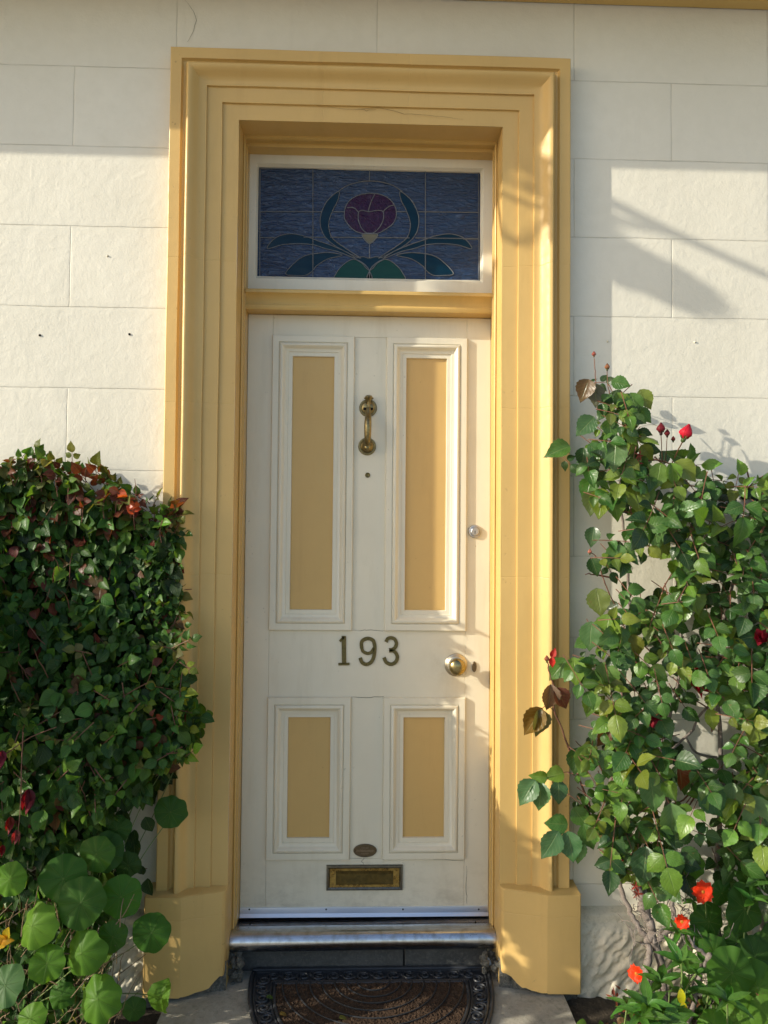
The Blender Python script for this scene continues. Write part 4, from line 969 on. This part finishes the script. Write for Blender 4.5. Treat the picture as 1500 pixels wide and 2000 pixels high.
NL = [(333, 1586, -.16, 33, .1, .2, .1, 0, ND), (188, 1668, -.30, 36, -.1, .2, .15, 0, NG), (203, 1665, -.28, 40, .2, .3, .1, 0, ND), (124, 1716, -.34, 47, .1, .35, .12, 0, NG), (158, 1763, -.37, 49, .1, .3, .12, 0, NG), (236, 1752, -.31, 42, .2, .25, .12, 0, NG),
      (18, 1718, -.38, 34, -.1, .3, .15, 0, NB), (62, 1808, -.40, 45, -.5, .5, .25, -.3, NB), (92, 1882, -.42, 35, .3, .6, .3, .4, NB), (158, 1862, -.40, 44, -.3, .35, .25, -.3, NB), (220, 1830, -.34, 30, .2, .2, .15, 0, NG), (296, 1822, -.24, 38, .25, .3, .2, .2, NG),
      (190, 1952, -.40, 44, -.2, .5, .25, -.2, NB), (10, 1925, -.42, 40, -.3, .8, .1, 0, (.07, .17, .06)), (315, 1948, -.26, 30, -.6, .3, .5, .9, NB), (262, 1972, -.25, 24, .3, .1, .2, 0, ND), (228, 1620, -.24, 28, .1, .1, .2, 0, ND), (176, 1600, -.24, 18, .0, .1, .2, 0, G_MID),
      (250, 1690, -.22, 26, .3, .1, .2, 0, ND), (60, 1990, -.38, 30, -.2, .6, .2, 0, NB), (120, 1945, -.30, 26, 0, .3, .2, 0, NG),
      (345, 1305, -.13, 20, .2, .3, .2, .2, NG), (360, 1375, -.14, 27, .3, .3, .25, .2, NG), (372, 1412, -.15, 25, .3, .2, .2, 0, NG), (330, 1425, -.15, 27, .1, .2, .2, 0, ND), (352, 1462, -.14, 18, .3, .0, .2, .3, ND), (312, 1395, -.15, 22, 0, .3, .2, 0, NG)]
nl = nasturtium('large round leaved nasturtium growing low in front of the dark climbing rose', (-.85, -.22, 0), NL)
m = MB(); c = P(8, 1830, -.38)
for k in range(4): put_leaf(m, T_ROSE[k], c + Vector((rnd(-.01, .01), 0, rnd(-.01, .01))), (math.cos(k * 1.3), -.3, math.sin(k * 1.3)), (-.2, -1, .3), .034, vcol((.60, .36, .02), .1), .9)
m.build('yellow_leaf', M['leaf_round'], nl, smooth=180, fixn=False)
# dry stalks at the foot of the climber
m = MB()
for k in range(240):
    px, py = rnd(-60, 235), rnd(1800, 2060); a = P(px, py, -rnd(.1, .34)); d = Vector((rnd(-.6, .6), rnd(-.2, .2), rnd(.2, 1))).normalized(); pts = [a]
    for i in range(4): d = jit(d, .3).normalized(); pts.append(pts[-1] + d * rnd(.015, .035))
    m.tube(pts, [.0018, .0015, .0013, .001, .0007], 5)
m.build('dry_stalks', M['dry'], hedge, smooth=60)

# ---- right: red rose bush
rose_b = empty('rose_bush', (1.05, -.16, 0)); tag(rose_b, 'tall leafy bush with red blooms and buds, trained up the wall right of the door', 'rose bush')
RP = [(1150, 735), (1190, 732), (1252, 762), (1262, 800), (1240, 838), (1290, 862), (1335, 868), (1352, 905), (1400, 925), (1440, 922), (1500, 935), (1900, 900), (1900, 1760), (1700, 1800), (1560, 1740), (1480, 1716), (1420, 1700), (1330, 1665), (1270, 1712), (1192, 1692), (1160, 1640), (1130, 1620), (1132, 1590),
      (1118, 1545), (1128, 1490), (1105, 1458), (1140, 1410), (1160, 1370), (1122, 1320), (1108, 1290), (1150, 1265), (1142, 1225), (1178, 1175), (1192, 1120), (1160, 1070), (1182, 1030), (1150, 985), (1150, 955), (1172, 905), (1100, 900), (1092, 885), (1130, 868), (1130, 830), (1165, 800), (1148, 760)]
GAPS = [(1196, 1012, 22, 26), (1232, 1098, 18, 20), (1305, 1100, 22, 26), (1340, 1212, 24, 26), (1350, 1395, 52, 32), (1385, 1445, 44, 40), (1232, 1490, 24, 26), (1345, 1560, 16, 30), (1262, 1130, 14, 16), (1290, 1290, 18, 18), (1475, 1310, 18, 22), (1365, 1650, 22, 30), (1480, 1680, 30, 30), (1250, 1250, 12, 14), (1440, 1200, 12, 14), (1412, 1560, 14, 18), (1300, 1490, 14, 18), (1175, 1490, 12, 20)]
fol = MB(); stm = MB()
tries = 0; made = 0; occ = []
while made < 540 and tries < 40000:
    tries += 1; px, py = rnd(1085, 1850), rnd(735, 1760)
    if px > 1520 and random.random() < .5: continue
    if not in_poly((px, py), RP): continue
    if any(((px - a) / (b_ + 14)) ** 2 + ((py - b) / (c_ + 14)) ** 2 < 1 for a, b, b_, c_ in GAPS): continue
    if any((px - a) ** 2 + (py - b) ** 2 < 17 ** 2 for a, b in occ[-600:]): continue
    occ.append((px, py))
    Y = -rnd(.045, .22) - (.05 if py > 1150 else 0) - .04 * math.sin((py - 700) / 300)
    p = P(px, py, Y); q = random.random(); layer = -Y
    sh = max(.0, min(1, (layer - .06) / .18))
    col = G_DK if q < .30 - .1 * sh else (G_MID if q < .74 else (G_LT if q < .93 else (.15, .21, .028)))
    if layer < .11 and q < .7: col = (.016, .042, .014)  # rear leaves take a darker green in place of depth shade
    cx_ = 1 if px > 1250 else -1
    d = Vector((rnd(-.8, .8) * 1.0, rnd(-.75, -.15), rnd(-1.0, .15)))
    edge = px < 1260 and not in_poly((px - 40, py), RP)
    if edge: d.x = abs(d.x) * .8 + .25
    if 1270 < px < 1360 and py < 905: continue
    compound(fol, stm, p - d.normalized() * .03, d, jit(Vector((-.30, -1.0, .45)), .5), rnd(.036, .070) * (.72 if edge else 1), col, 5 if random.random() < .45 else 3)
    made += 1
for k in range(520):                        # leaves next to the wall, green painted dark to give shaded depth
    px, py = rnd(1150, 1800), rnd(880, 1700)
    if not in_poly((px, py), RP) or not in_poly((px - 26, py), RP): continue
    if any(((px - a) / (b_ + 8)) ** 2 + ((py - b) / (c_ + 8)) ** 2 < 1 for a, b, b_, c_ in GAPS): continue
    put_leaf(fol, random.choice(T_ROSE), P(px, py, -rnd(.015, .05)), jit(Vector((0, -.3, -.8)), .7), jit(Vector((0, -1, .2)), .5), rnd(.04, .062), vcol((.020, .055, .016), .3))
# hand placed leaflets at the silhouette (pixel, depth, size px, direction in the picture, colour)
HL = [(1112, 872, -.16, 48, (-1, -.35), G_MID), (1140, 875, -.15, 36, (-.1, -1), G_DK), (1150, 868, -.16, 36, (.8, -.8), (.05, .14, .03)), (1160, 815, -.16, 48, (-.7, -.7), (.06, .14, .05)), (1188, 820, -.17, 40, (.1, -1), G_MID), (1202, 862, -.20, 56, (-.1, -1), (.09, .17, .06)),
      (1215, 838, -.19, 40, (.8, -.7), G_LT), (1232, 768, -.15, 46, (.3, -1), (.07, .16, .03)), (1205, 768, -.14, 42, (.3, -.9), G_LT), (1250, 762, -.14, 40, (.5, -.9), (.14, .20, .04)), (1195, 745, -.13, 34, (.6, -.2), G_MID), (1150, 742, -.15, 42, (-.4, -1), BRN), (1162, 750, -.14, 44, (.0, -1), (.10, .10, .06)),
      (1290, 905, -.20, 48, (-.2, -1), (.12, .22, .04)), (1310, 905, -.20, 42, (.2, -1), G_LT), (1320, 902, -.19, 50, (.8, -.8), (.16, .20, .04)), (1160, 960, -.16, 44, (-.2, -.9), (.10, .15, .05)), (1175, 955, -.17, 56, (-.15, -1), (.17, .26, .03)), (1195, 965, -.17, 50, (.2, -1), G_LT), (1240, 945, -.18, 56, (.1, -1), (.16, .24, .04)), (1258, 950, -.18, 36, (.4, -1), G_LT),
      (1245, 1020, -.18, 44, (-.3, -.9), (.07, .18, .05)), (1275, 1022, -.18, 50, (.1, -1), (.10, .20, .06)), (1200, 1062, -.18, 48, (.1, -1), (.09, .19, .06)), (1155, 1090, -.15, 34, (.3, -1), G_DK), (1165, 1150, -.16, 50, (.1, -1), (.12, .16, .03)), (1190, 1200, -.20, 56, (-.2, -1), (.14, .26, .04)), (1155, 1215, -.19, 52, (-.1, -1), (.08, .18, .06)),
      (1352, 1150, -.20, 48, (.2, -1), (.17, .26, .03)), (1305, 1180, -.2, 52, (.1, -1), (.11, .22, .03)), (1160, 1030, -.15, 36, (-.2, -1), (.05, .11, .05)),
      (1106, 1288, -.16, 48, (-.6, -.7), (.08, .18, .03)), (1120, 1285, -.17, 50, (.05, -1), (.12, .24, .03)), (1133, 1285, -.15, 36, (.5, -.9), G_LT), (1178, 1295, -.21, 58, (.1, -1), (.11, .22, .05)), (1155, 1350, -.19, 46, (-.2, -1), (.11, .22, .04)), (1188, 1368, -.20, 52, (.1, -1), (.18, .26, .03)), (1150, 1250, -.17, 30, (-.7, -.3), G_MID),
      (1152, 1455, -.21, 56, (-.35, -1), (.14, .24, .05)), (1188, 1465, -.21, 46, (.05, -1), (.09, .20, .07)), (1128, 1462, -.18, 46, (-.2, -1), G_DK), (1200, 1450, -.20, 52, (.9, -.3), G_LT),
      (1045, 1525, -.20, 50, (-.7, -.9), (.08, .18, .07)), (1058, 1530, -.20, 46, (-.2, -1), (.06, .15, .05)), (1090, 1525, -.19, 40, (.0, -1), (.045, .12, .045)), (1068, 1518, -.19, 32, (-1, .1), G_LT), (1100, 1510, -.18, 36, (-1, -.1), G_LT),
      (1090, 1625, -.21, 54, (-.7, -1), (.07, .17, .07)), (1110, 1625, -.20, 50, (.1, -1), (.05, .14, .05)), (1130, 1640, -.20, 40, (-.1, -1), (.09, .20, .05)), (1108, 1610, -.19, 42, (-1, .1), G_MID), (1120, 1578, -.18, 40, (.3, -.4), G_MID), (1140, 1610, -.2, 46, (.3, -.9), G_MID), (1192, 1655, -.2, 44, (-.1, -1), (.13, .26, .04)), (1188, 1700, -.17, 26, (-.1, -1), G_DK),
      (1270, 1520, -.23, 60, (.1, -1), (.08, .18, .05)), (1310, 1570, -.24, 62, (.05, -1), (.12, .22, .08)), (1372, 1535, -.23, 66, (.6, -.9), (.05, .14, .05)), (1262, 1655, -.22, 66, (-.2, -1), (.05, .12, .05)), (1300, 1660, -.21, 56, (.4, -1), (.06, .15, .05)), (1470, 1555, -.22, 72, (.2, -1), (.12, .22, .08)), (1430, 1530, -.21, 50, (-.2, -1), (.10, .2, .05)),
      (1480, 1400, -.20, 52, (-.3, -1), (.20, .28, .04)), (1385, 1385, -.2, 38, (.2, -1), (.20, .27, .03)), (1480, 945, -.2, 60, (1, -.2), (.12, .20, .04)), (1448, 928, -.19, 30, (-.2, .9), (.12, .26, .03)), (1350, 1290, -.19, 44, (.8, -.5), (.07, .17, .03)), (1410, 1300, -.20, 44, (.1, -1), (.06, .15, .04)), (1300, 1640, -.2, 42, (1, .1), (.08, .16, .06))]
for (px, py, Y, s_, (dx_, dz_), col) in HL:
    # s_: leaflet length in pixels; the pixel is its stalk end
    L_ = s_ * 1.12 * (Y - CAMY) / F; c = P(px, py, Y - .03)
    put_leaf(fol, random.choice(T_ROSE[:2]), c, (dx_, rnd(-.35, -.05), dz_), jit(Vector((-.15, -1, .25)), .22), L_, vcol(col, .10, .06), rnd(.9, 1.05))
# the brown-leaved shoot reaching in front of the surround
for (px, py, Y, s_, (dx_, dz_), col) in ((1076, 1338, -.21, 46, (-.1, -1), (.16, .09, .06)), (1084, 1345, -.21, 44, (.7, -1), (.12, .05, .035)), (1058, 1384, -.22, 56, (-.7, -1), (.16, .11, .02)), (1052, 1386, -.22, 50, (.05, -1), (.13, .14, .06)), (1190, 1418, -.19, 42, (-.5, -1), BRN), (1210, 1418, -.19, 44, (.6, -1), BRN), (1195, 1425, -.18, 34, (-.1, -1), (.18, .08, .05)), (1325, 1498, -.18, 46, (.3, -1), (.20, .05, .02)), (1232, 1240, -.2, 46, (.3, -1), (.16, .14, .03))):
    L_ = s_ * 1.12 * (Y - CAMY) / F; put_leaf(fol, T_ROSE[2], P(px, py, Y - .02), (dx_, -.1, dz_), jit(Vector((0, -1, .2)), .3), L_, vcol(col, .1), .9)
fol.build('foliage', M['leaf'], rose_b, smooth=180, fixn=False)
wire([(1182, 1650, -.16), (1150, 1570, -.18), (1120, 1490, -.19), (1098, 1425, -.20), (1082, 1385, -.21), (1086, 1350, -.21), (1074, 1320, -.21), (1070, 1292, -.21)], .0035, .0018, stm)
wire([(1082, 1390, -.21), (1070, 1378, -.215), (1058, 1384, -.22)], .0013, .001, stm)
wire([(1125, 1516, -.18), (1105, 1508, -.19), (1080, 1520, -.19), (1045, 1524, -.20)], .0013, .001, stm)
wire([(1168, 820, -.12), (1166, 780, -.14), (1163, 740, -.145), (1161, 700, -.15)], .0018, .0013, stm); wire([(1195, 830, -.13), (1192, 780, -.14), (1187, 750, -.14), (1186, 722, -.145)], .0018, .0012, stm)
wire([(1236, 1040, -.14), (1232, 990, -.18), (1235, 920, -.20), (1242, 870, -.21)], .0025, .0016, stm)
wire([(1294, 900, -.18), (1291, 850, -.27)], .0012, .0012, stm); wire([(1300, 900, -.18), (1303, 856, -.27)], .0012, .001, stm); wire([(1312, 905, -.18), (1332, 864, -.30)], .0018, .0018, stm)
wire([(1200, 1180, -.14), (1182, 1140, -.16), (1165, 1090, -.17), (1155, 1080, -.17)], .002, .0014, stm)
wire([(1262, 1502, -.17), (1250, 1460, -.19), (1243, 1410, -.2), (1242, 1380, -.2)], .0022, .0015, stm)
wire([(1320, 1570, -.18), (1305, 1530, -.22), (1298, 1505, -.22)], .0018, .0013, stm)
for k in range(36):
    px, py = rnd(1150, 1560), rnd(880, 1680)
    if not in_poly((px, py), RP): continue
    a = P(px, py, -rnd(.03, .12)); d = Vector((rnd(-.9, .9), rnd(-.4, .1), rnd(-.2, 1))).normalized(); pts = [a]
    for i in range(6): d = jit(d, .38).normalized(); pts.append(pts[-1] + d * .024)
    stm.tube(pts, [.0030, .0028, .0026, .0023, .002, .0017, .0013], 6)
stm.build('shoots', M['stem'], rose_b, smooth=60)
# woody canes
cn = MB()
CANES = [([(1262, 2050, -.22), (1264, 1960, -.21), (1266, 1880, -.20), (1264, 1835, -.19), (1246, 1810, -.18), (1222, 1760, -.15), (1208, 1710, -.12), (1204, 1660, -.10), (1190, 1560, -.08), (1210, 1400, -.08), (1230, 1200, -.07), (1215, 1000, -.08)], .0095, .004),
         ([(1300, 2050, -.2), (1294, 1900, -.19), (1276, 1835, -.19), (1268, 1800, -.19), (1255, 1760, -.18), (1246, 1735, -.17)], .011, .013),
         ([(1275, 1840, -.20), (1298, 1825, -.2), (1316, 1800, -.19), (1312, 1760, -.18), (1300, 1700, -.14), (1310, 1600, -.1), (1290, 1480, -.08), (1330, 1300, -.07), (1320, 1120, -.07)], .008, .004),
         ([(1268, 1790, -.19), (1262, 1745, -.16), (1240, 1700, -.14), (1215, 1660, -.12)], .006, .005),
         ([(1402, 2060, -.2), (1405, 1880, -.16), (1400, 1720, -.1), (1410, 1500, -.07), (1400, 1300, -.06), (1440, 1100, -.06)], .010, .005),
         ([(1330, 2040, -.26), (1350, 1975, -.26), (1368, 1900, -.25), (1382, 1870, -.24), (1350, 1840, -.23), (1340, 1800, -.20)], .009, .004),
         ([(1540, 2050, -.15), (1490, 1800, -.1), (1480, 1680, -.06), (1500, 1560, -.06), (1465, 1400, -.06)], .014, .006),
         ([(1500, 1820, -.08), (1440, 1860, -.1), (1380, 1960, -.12)], .009, .008),
         ([(1262, 1770, -.17), (1282, 1752, -.17), (1300, 1740, -.16)], .006, .005),
         ([(1290, 1480, -.08), (1350, 1430, -.07), (1372, 1390, -.06), (1440, 1340, -.06), (1500, 1320, -.06)], .004, .003), ([(1400, 1480, -.07), (1360, 1470, -.06), (1340, 1440, -.06)], .004, .003)]
for pts, r0, r1 in CANES: wire(pts, r0, r1, cn, 9, 7)
for (px, py, Y, r) in ((1268, 1832, -.19, .015), (1254, 1772, -.18, .016), (1247, 1742, -.172, .015), (1265, 1880, -.2, .012), (1384, 1868, -.24, .012)):
    c = P(px, py, Y); b0 = bmesh.new(); bmesh.ops.create_icosphere(b0, subdivisions=2, radius=r)
    cn.add([tuple(c + v.co * (1 + .35 * (vnoise(v.co.x * 200, v.co.z * 200, 3) - .5))) for v in b0.verts], [tuple(v.index for v in f_.verts) for f_ in b0.faces]); b0.free()
cn.build('canes', M['bark'], rose_b, smooth=60)
for n_, bx in ((125, (1235, 1345, 1700, 1850)), (65, (1330, 1420, 1830, 1985))):
    m = MB()
    for k in range(n_):                                         # dead twigs
        px, py = rnd(bx[0], bx[1]), rnd(bx[2], bx[3])
        a = P(px, py, -rnd(.06, .24)); d = Vector((rnd(-.7, .7), rnd(-.4, .3), rnd(-.4, 1))).normalized(); pts = [a]
        for i in range(4): d = jit(d, .45).normalized(); pts.append(pts[-1] + d * rnd(.008, .02))
        m.tube(pts, [.0016, .0014, .0012, .001, .0007], 5)
    m.build('dead_twigs', M['bark'], rose_b, smooth=60)
RD = (.36, .005, .026)
bud_at('rose_bud', rose_b, P(1335, 858, -.30), .040, (.62, .010, .05), Vector((.35, -.1, 1)))
bud_at('rose_bud', rose_b, P(1291, 846, -.27), .027, (.05, .008, .015), Vector((0, 0, 1)), sepal=(.05, .02, .02)); bud_at('rose_bud', rose_b, P(1303, 852, -.27), .018, (.05, .01, .015), sepal=(.05, .025, .02))
bud_at('rose_bud', rose_b, P(1160, 696, -.15), .014, (.32, .16, .10), sepal=(.20, .12, .07)); bud_at('rose_bud', rose_b, P(1186, 722, -.145), .017, (.24, .18, .08), sepal=(.10, .12, .05)); bud_at('rose_bud', rose_b, P(1315, 862, -.17), .014, (.30, .12, .09))
bud_at('rose_bud', rose_b, P(1068, 1292, -.21), .016, (.25, .12, .07)); bud_at('rose_bud', rose_b, P(1297, 1500, -.22), .022, (.42, .16, .14)); bud_at('rose_bud', rose_b, P(1139, 1250, -.17), .017, (.35, .16, .12)); bud_at('rose_bud', rose_b, P(1152, 1082, -.17), .014, (.45, .28, .18))
bud_at('rose_bud', rose_b, P(1242, 1376, -.2), .014, (.15, .2, .06))
for (px, py, s_, up, col, n_) in ((1348, 1334, .052, (.6, -.5, .3), RD, 15), (1268, 1392, .046, (.3, -.4, -.8), (.16, .012, .025), 11), (1484, 1246, .032, (-.2, -.8, .3), (.22, .004, .022), 10)):
    m = MB(); c = P(px, py, -.27); u_ = Vector(up).normalized(); a = u_.orthogonal().normalized(); b = u_.cross(a)
    for k in range(n_):
        q = k * 2.4; out = a * math.cos(q) + b * math.sin(q); op = .25 + .75 * k / n_
        put_leaf(m, T_ROSE[k % 2], c + out * .002, u_ * (1.1 - op * .6) + out * op, u_ * op - out * (1 - op), s_ * rnd(.8, 1.05), vcol(col, .35), 1.15)
    m.build('rose_bloom', M['petal_red'], rose_b, smooth=180, fixn=False)
m = MB()
for (dx_, dz_) in ((.3, 1), (.0, -1)): put_leaf(m, T_ROSE[0], P(1078, 1284, -.21), (dx_, -.2, dz_), (-.3, -1, .1), .030, vcol((.36, .02, .012), .1), .8)
m.build('red_leaflets', M['petal_red'], rose_b, smooth=180, fixn=False)
for (px, py) in ((1235, 915), (1248, 890), (1245, 905), (1205, 1680), (1245, 1745), (1240, 1730), (1285, 1325)):
    m = MB()
    for k in range(5): put_leaf(m, T_LANCE[k % 3], P(px, py, -.21), (math.cos(k * 1.3), -.3, math.sin(k * 1.3)), (0, -1, .2), rnd(.014, .022), vcol((.35, .07, .05)))
    m.build('new_sprig', M['petal_red'], rose_b, smooth=180, fixn=False)

# ---- right nasturtium
NR = [(1455, 1775, -.22, 52, .3, .1, .15, .2, ND), (1430, 1900, -.28, 50, .0, .2, .15, 0, NG), (1385, 1800, -.20, 38, .2, .1, .2, 0, ND), (1480, 1930, -.27, 56, -.3, .6, .2, -.2, (.11, .25, .02)), (1395, 1860, -.24, 34, .1, .2, .2, 0, NG), (1450, 1985, -.32, 46, -.3, .7, .2, -.2, NB), (1520, 1850, -.2, 48, .1, .1, .2, 0, ND), (1470, 1700, -.18, 40, .2, .1, .2, .2, ND),
      (1350, 1690, -.18, 30, .1, .2, .2, .3, NG), (1500, 1990, -.34, 40, -.2, .4, .2, 0, NB), (1400, 2010, -.32, 36, -.3, .5, .2, 0, NB), (1410, 1745, -.2, 26, .2, .1, .3, .3, ND), (1360, 1830, -.22, 24, -.2, .4, .3, .3, NG), (1440, 1840, -.2, 36, .2, .1, .2, 0, ND), (1345, 1880, -.25, 22, -.2, .3, .3, .3, NG), (1475, 1870, -.22, 40, 0, .2, .2, 0, ND), (1560, 1950, -.25, 50, 0, .3, .2, 0, NG)]
nr = nasturtium('orange flowered nasturtium with broad leaves at the foot of the red rose bush', (1.15, -.18, 0), NR)
for (px, py, Y, r, nrm) in ((1373, 1742, -.26, .027, (-.1, -1, .35)), (1243, 1902, -.28, .022, (-.8, -.6, .1)), (1332, 1800, -.22, .018, (-.4, -.8, .2))):
    m = MB(); c = P(px, py, Y); nn = Vector(nrm).normalized(); a = nn.orthogonal().normalized(); b = nn.cross(a)
    for k in range(5):
        q = k * 1.2566 + .4; out = a * math.cos(q) + b * math.sin(q)
        for w_ in (-.22, .22): put_leaf(m, T_ROSE[k % 2], c, out + out.cross(nn) * w_ + nn * .25, nn, r * rnd(1.1, 1.3), vcol((.80, .055, .008), .12), 1.25)
    o = m.build('flower', M['petal_orange'], nr, smooth=180, fixn=False)
    m = MB(); m.lathe(tuple(c - nn * .012), nn, [(0, .002), (.008, .003), (.014, .005), (.016, .002)], 10); m.col = [(.5, .2, .02)] * len(m.v); m.uv = [(0, 0)] * len(m.v); m.build('flower_centre', M['petal_orange'], o, smooth=60)
    st = MB(); st.tube(spline([c - nn * .01, c + Vector((.02, .03, -.04)), Vector((c.x + .06, -.15, max(0.02, c.z - .2)))], 6), .0013, 6); st.build('flower_stalk', M['petiole'], nr, smooth=60)
# ---- lance leaved plant at the front right
sp = empty('spurge', (.88, -.3, 0)); tag(sp, 'bright green plant with pointed leaves in whorls beside the rough wall base', 'plant')
m = MB(); st = MB()
for (px, py, Y, n_, s_) in ((1265, 1965, -.38, 9, .085), (1330, 1880, -.34, 7, .070), (1290, 1920, -.3, 7, .07), (1250, 1985, -.40, 7, .07), (1310, 1975, -.36, 8, .08), (1225, 1965, -.34, 6, .06), (1355, 1760, -.2, 6, .05), (1385, 1940, -.3, 7, .07), (1420, 1955, -.36, 7, .07), (1325, 1820, -.22, 6, .055), (1360, 1900, -.3, 6, .05), (1300, 2010, -.42, 8, .08), (1470, 1760, -.24, 5, .06), (1340, 1940, -.26, 7, .06)):
    c = P(px, py, Y); q0 = rnd(0, 6)
    for k in range(n_):
        q = q0 + k * 2 * math.pi / n_; d = Vector((math.cos(q), math.sin(q) * .8 - .2, rnd(-.1, .9)))
        put_leaf(m, random.choice(T_LANCE), c, d, Vector((0, -.5, 1)) - d * .3, s_ * rnd(.7, 1.15), vcol((.075, .205, .028), .3), rnd(.9, 1.3))
    st.tube(spline([c, c + Vector((rnd(-.02, .02), .03, -.08)), Vector((c.x + rnd(-.03, .03), c.y + .06, 0.0))], 5), .0025, 6)
m.build('leaves', M['leaf_lance'], sp, smooth=180, fixn=False); st.build('stems', M['petiole'], sp, smooth=60)
m = MB()
for (px, py) in ((1330, 1930), (1334, 1955), (1328, 1975)): put_leaf(m, T_LANCE[0], P(px, py, -.36), (rnd(-.2, .2), -.1, -1), (-.3, -1, .1), .05, vcol((.62, .55, .02), .1), 1.4)
m.build('yellow_leaves', M['leaf_lance'], sp, smooth=180, fixn=False)
for (qx, qy) in ((1207, 1957), (1487, 1972)):
    m = MB()
    for k in range(13): put_leaf(m, T_LANCE[1], P(qx + rnd(-14, 14), qy + rnd(-26, 26), -.3), jit(Vector((0, -.3, .2)), 1), (0, -1, .2), rnd(.012, .022), vcol((.25, .07, .05), .4))
    m.build('dry_head', M['leaf_small'], sp, smooth=180, fixn=False)
# low weeds against the base
m = MB()
for k in range(420):
    px, py = rnd(1140, 1560), rnd(1955, 2090)
    if px < 1230: 
        if py < 1985 or random.random() < .6: continue
    put_leaf(m, random.choice(T_SMALL), P(px, py, -rnd(.12, .3)), jit(Vector((0, -.4, .3)), .8), jit(Vector((-.2, -.6, .8)), .4), rnd(.014, .032), vcol(random.choice([G_MID, G_LT, BRN])))
tag(m.build('ground_weeds', M['leaf_small'], smooth=180, fixn=False), 'low mixed weeds on the soil below the bush', 'weeds', kind='stuff')
# fallen leaves on mat and slab
for (px, py, Y, c_) in ((662, 1992, -.2, (.20, .22, .05)), (545, 1985, -.18, (.3, .22, .05)), (520, 1925, -.1, (.10, .16, .04))):
    m = MB(); c = P(px, py, Y); c.z = .028; put_leaf(m, T_SMALL[1], c, (1, .3, .0), (0, 0, 1), .026, vcol(c_)); tag(m.build('fallen_leaf', M['leaf_small'], smooth=180, fixn=False), {662: 'small pale green fallen leaf on the coir at the front of the doormat', 545: 'small yellowish fallen leaf on the left part of the mat', 520: 'small green fallen leaf on the mat near the left plinth'}[px], 'leaf', 'fallen leaves by the door')

# ------------------------------------------------------------------ what throws the shadows from out of frame: a street tree bough
def from_shadow(px, py, t, Y=0.0):
    p = P(px, py, Y); s = Vector((3.1, 1.0, -1.38)); return p - s * t
tree = empty('street_tree', (-10.2, -1.6, 0)); tag(tree, 'tree beyond the left edge whose boughs shade the wall above the rose bush', 'tree')
tw = MB(); tl = MB()   # the shade pattern falls high on the surround and the wall to its right
def twig(pts, r0, r1):
    q = spline([from_shadow(*p) for p in pts], 6); tw.tube(q, [r0 + (r1 - r0) * k / (len(q) - 1) for k in range(len(q))], 7); return q
T0 = 1.05
twig([(200, -140, T0), (700, 130, T0), (1000, 300, T0), (1198, 398, T0), (1330, 462, T0), (1520, 548, T0)], .024, .012)
twig([(200, -140, T0), (800, 180, T0), (1050, 330, T0), (1198, 425, T0), (1290, 450, T0), (1330, 462, T0)], .016, .010)
twig([(700, 130, T0), (900, 360, T0), (985, 452, T0 + .02), (1035, 492, T0), (1080, 500, T0), (1150, 470, T0)], .015, .010)
twig([(500, 20, T0), (900, 330, T0), (1100, 440, T0), (1250, 510, T0), (1345, 560, T0)], .012, .006)
def clump(cx, cy, rx, ry, ang, n, sz):
    for k in range(n):
        r = math.sqrt(random.random()); a = rnd(0, 6.283); x, y = rx * r * math.cos(a), ry * r * math.sin(a); ca, sa = math.cos(ang), math.sin(ang)
        p = from_shadow(cx + x * ca - y * sa, cy + x * sa + y * ca, T0 + rnd(-.05, .05)); put_leaf(tl, random.choice(T_SMALL), p, jit(Vector((.6, 0, -.6)), .5), jit(SUN, .5), sz * rnd(.7, 1.3), vcol(G_MID))
clump(1288, 540, 74, 25, .42, 150, .05); clump(1228, 510, 48, 28, .5, 90, .045); clump(1065, 325, 60, 15, .6, 40, .05); clump(1010, 285, 70, 26, .35, 34, .06); clump(1110, 398, 50, 12, .6, 14, .05); clump(940, 300, 60, 30, .3, 30, .06); clump(1175, 455, 50, 10, .5, 10, .05)
clump(880, 200, 120, 70, .3, 60, .07); clump(700, 120, 140, 60, .3, 60, .07); clump(650, 395, 95, 48, .1, 60, .06)
hub = from_shadow(200, -140, T0)
q = spline([Vector((-10.2, -1.6, 0)), Vector((-10.1, -1.6, 1.6)), Vector((-10.25, -1.65, 3.2)), Vector((-10.0, -1.6, 4.8))], 8)
b0 = MB(); b0.tube(q, [.16 - .10 * k / (len(q) - 1) for k in range(len(q))], 14)
q2 = spline([q[14], q[14].lerp(hub, .5) + Vector((0, 0, .3)), hub], 8); b0.tube(q2, [.05 - .028 * k / (len(q2) - 1) for k in range(len(q2))], 8)
b0.build('trunk', M['bark'], tree, smooth=60)
tw.build('boughs', M['bark'], tree, smooth=60)
for k in range(900):
    a = Vector((-10.1, -1.6, 4.4)); u = jit(Vector((0, 0, 0)), 1); put_leaf(tl, random.choice(T_SMALL), a + Vector((u.x * 1.3, u.y * .7, u.z * 1.1)), jit(Vector((0, 0, -1)), .8), jit(Vector((0, 0, 1)), .8), rnd(.08, .16), vcol(G_MID))
tl.build('crown', M['leaf_small'], tree, smooth=180, fixn=False)

# ------------------------------------------------------------------ finish: move every empty to its thing's base
for o in list(COL.objects):
    if o.type == 'EMPTY' and 'base' in o:
        b = Vector(o['base']); del o['base']
        o.location = b
        for c in o.children: c.matrix_parent_inverse = Matrix.Translation(-b)
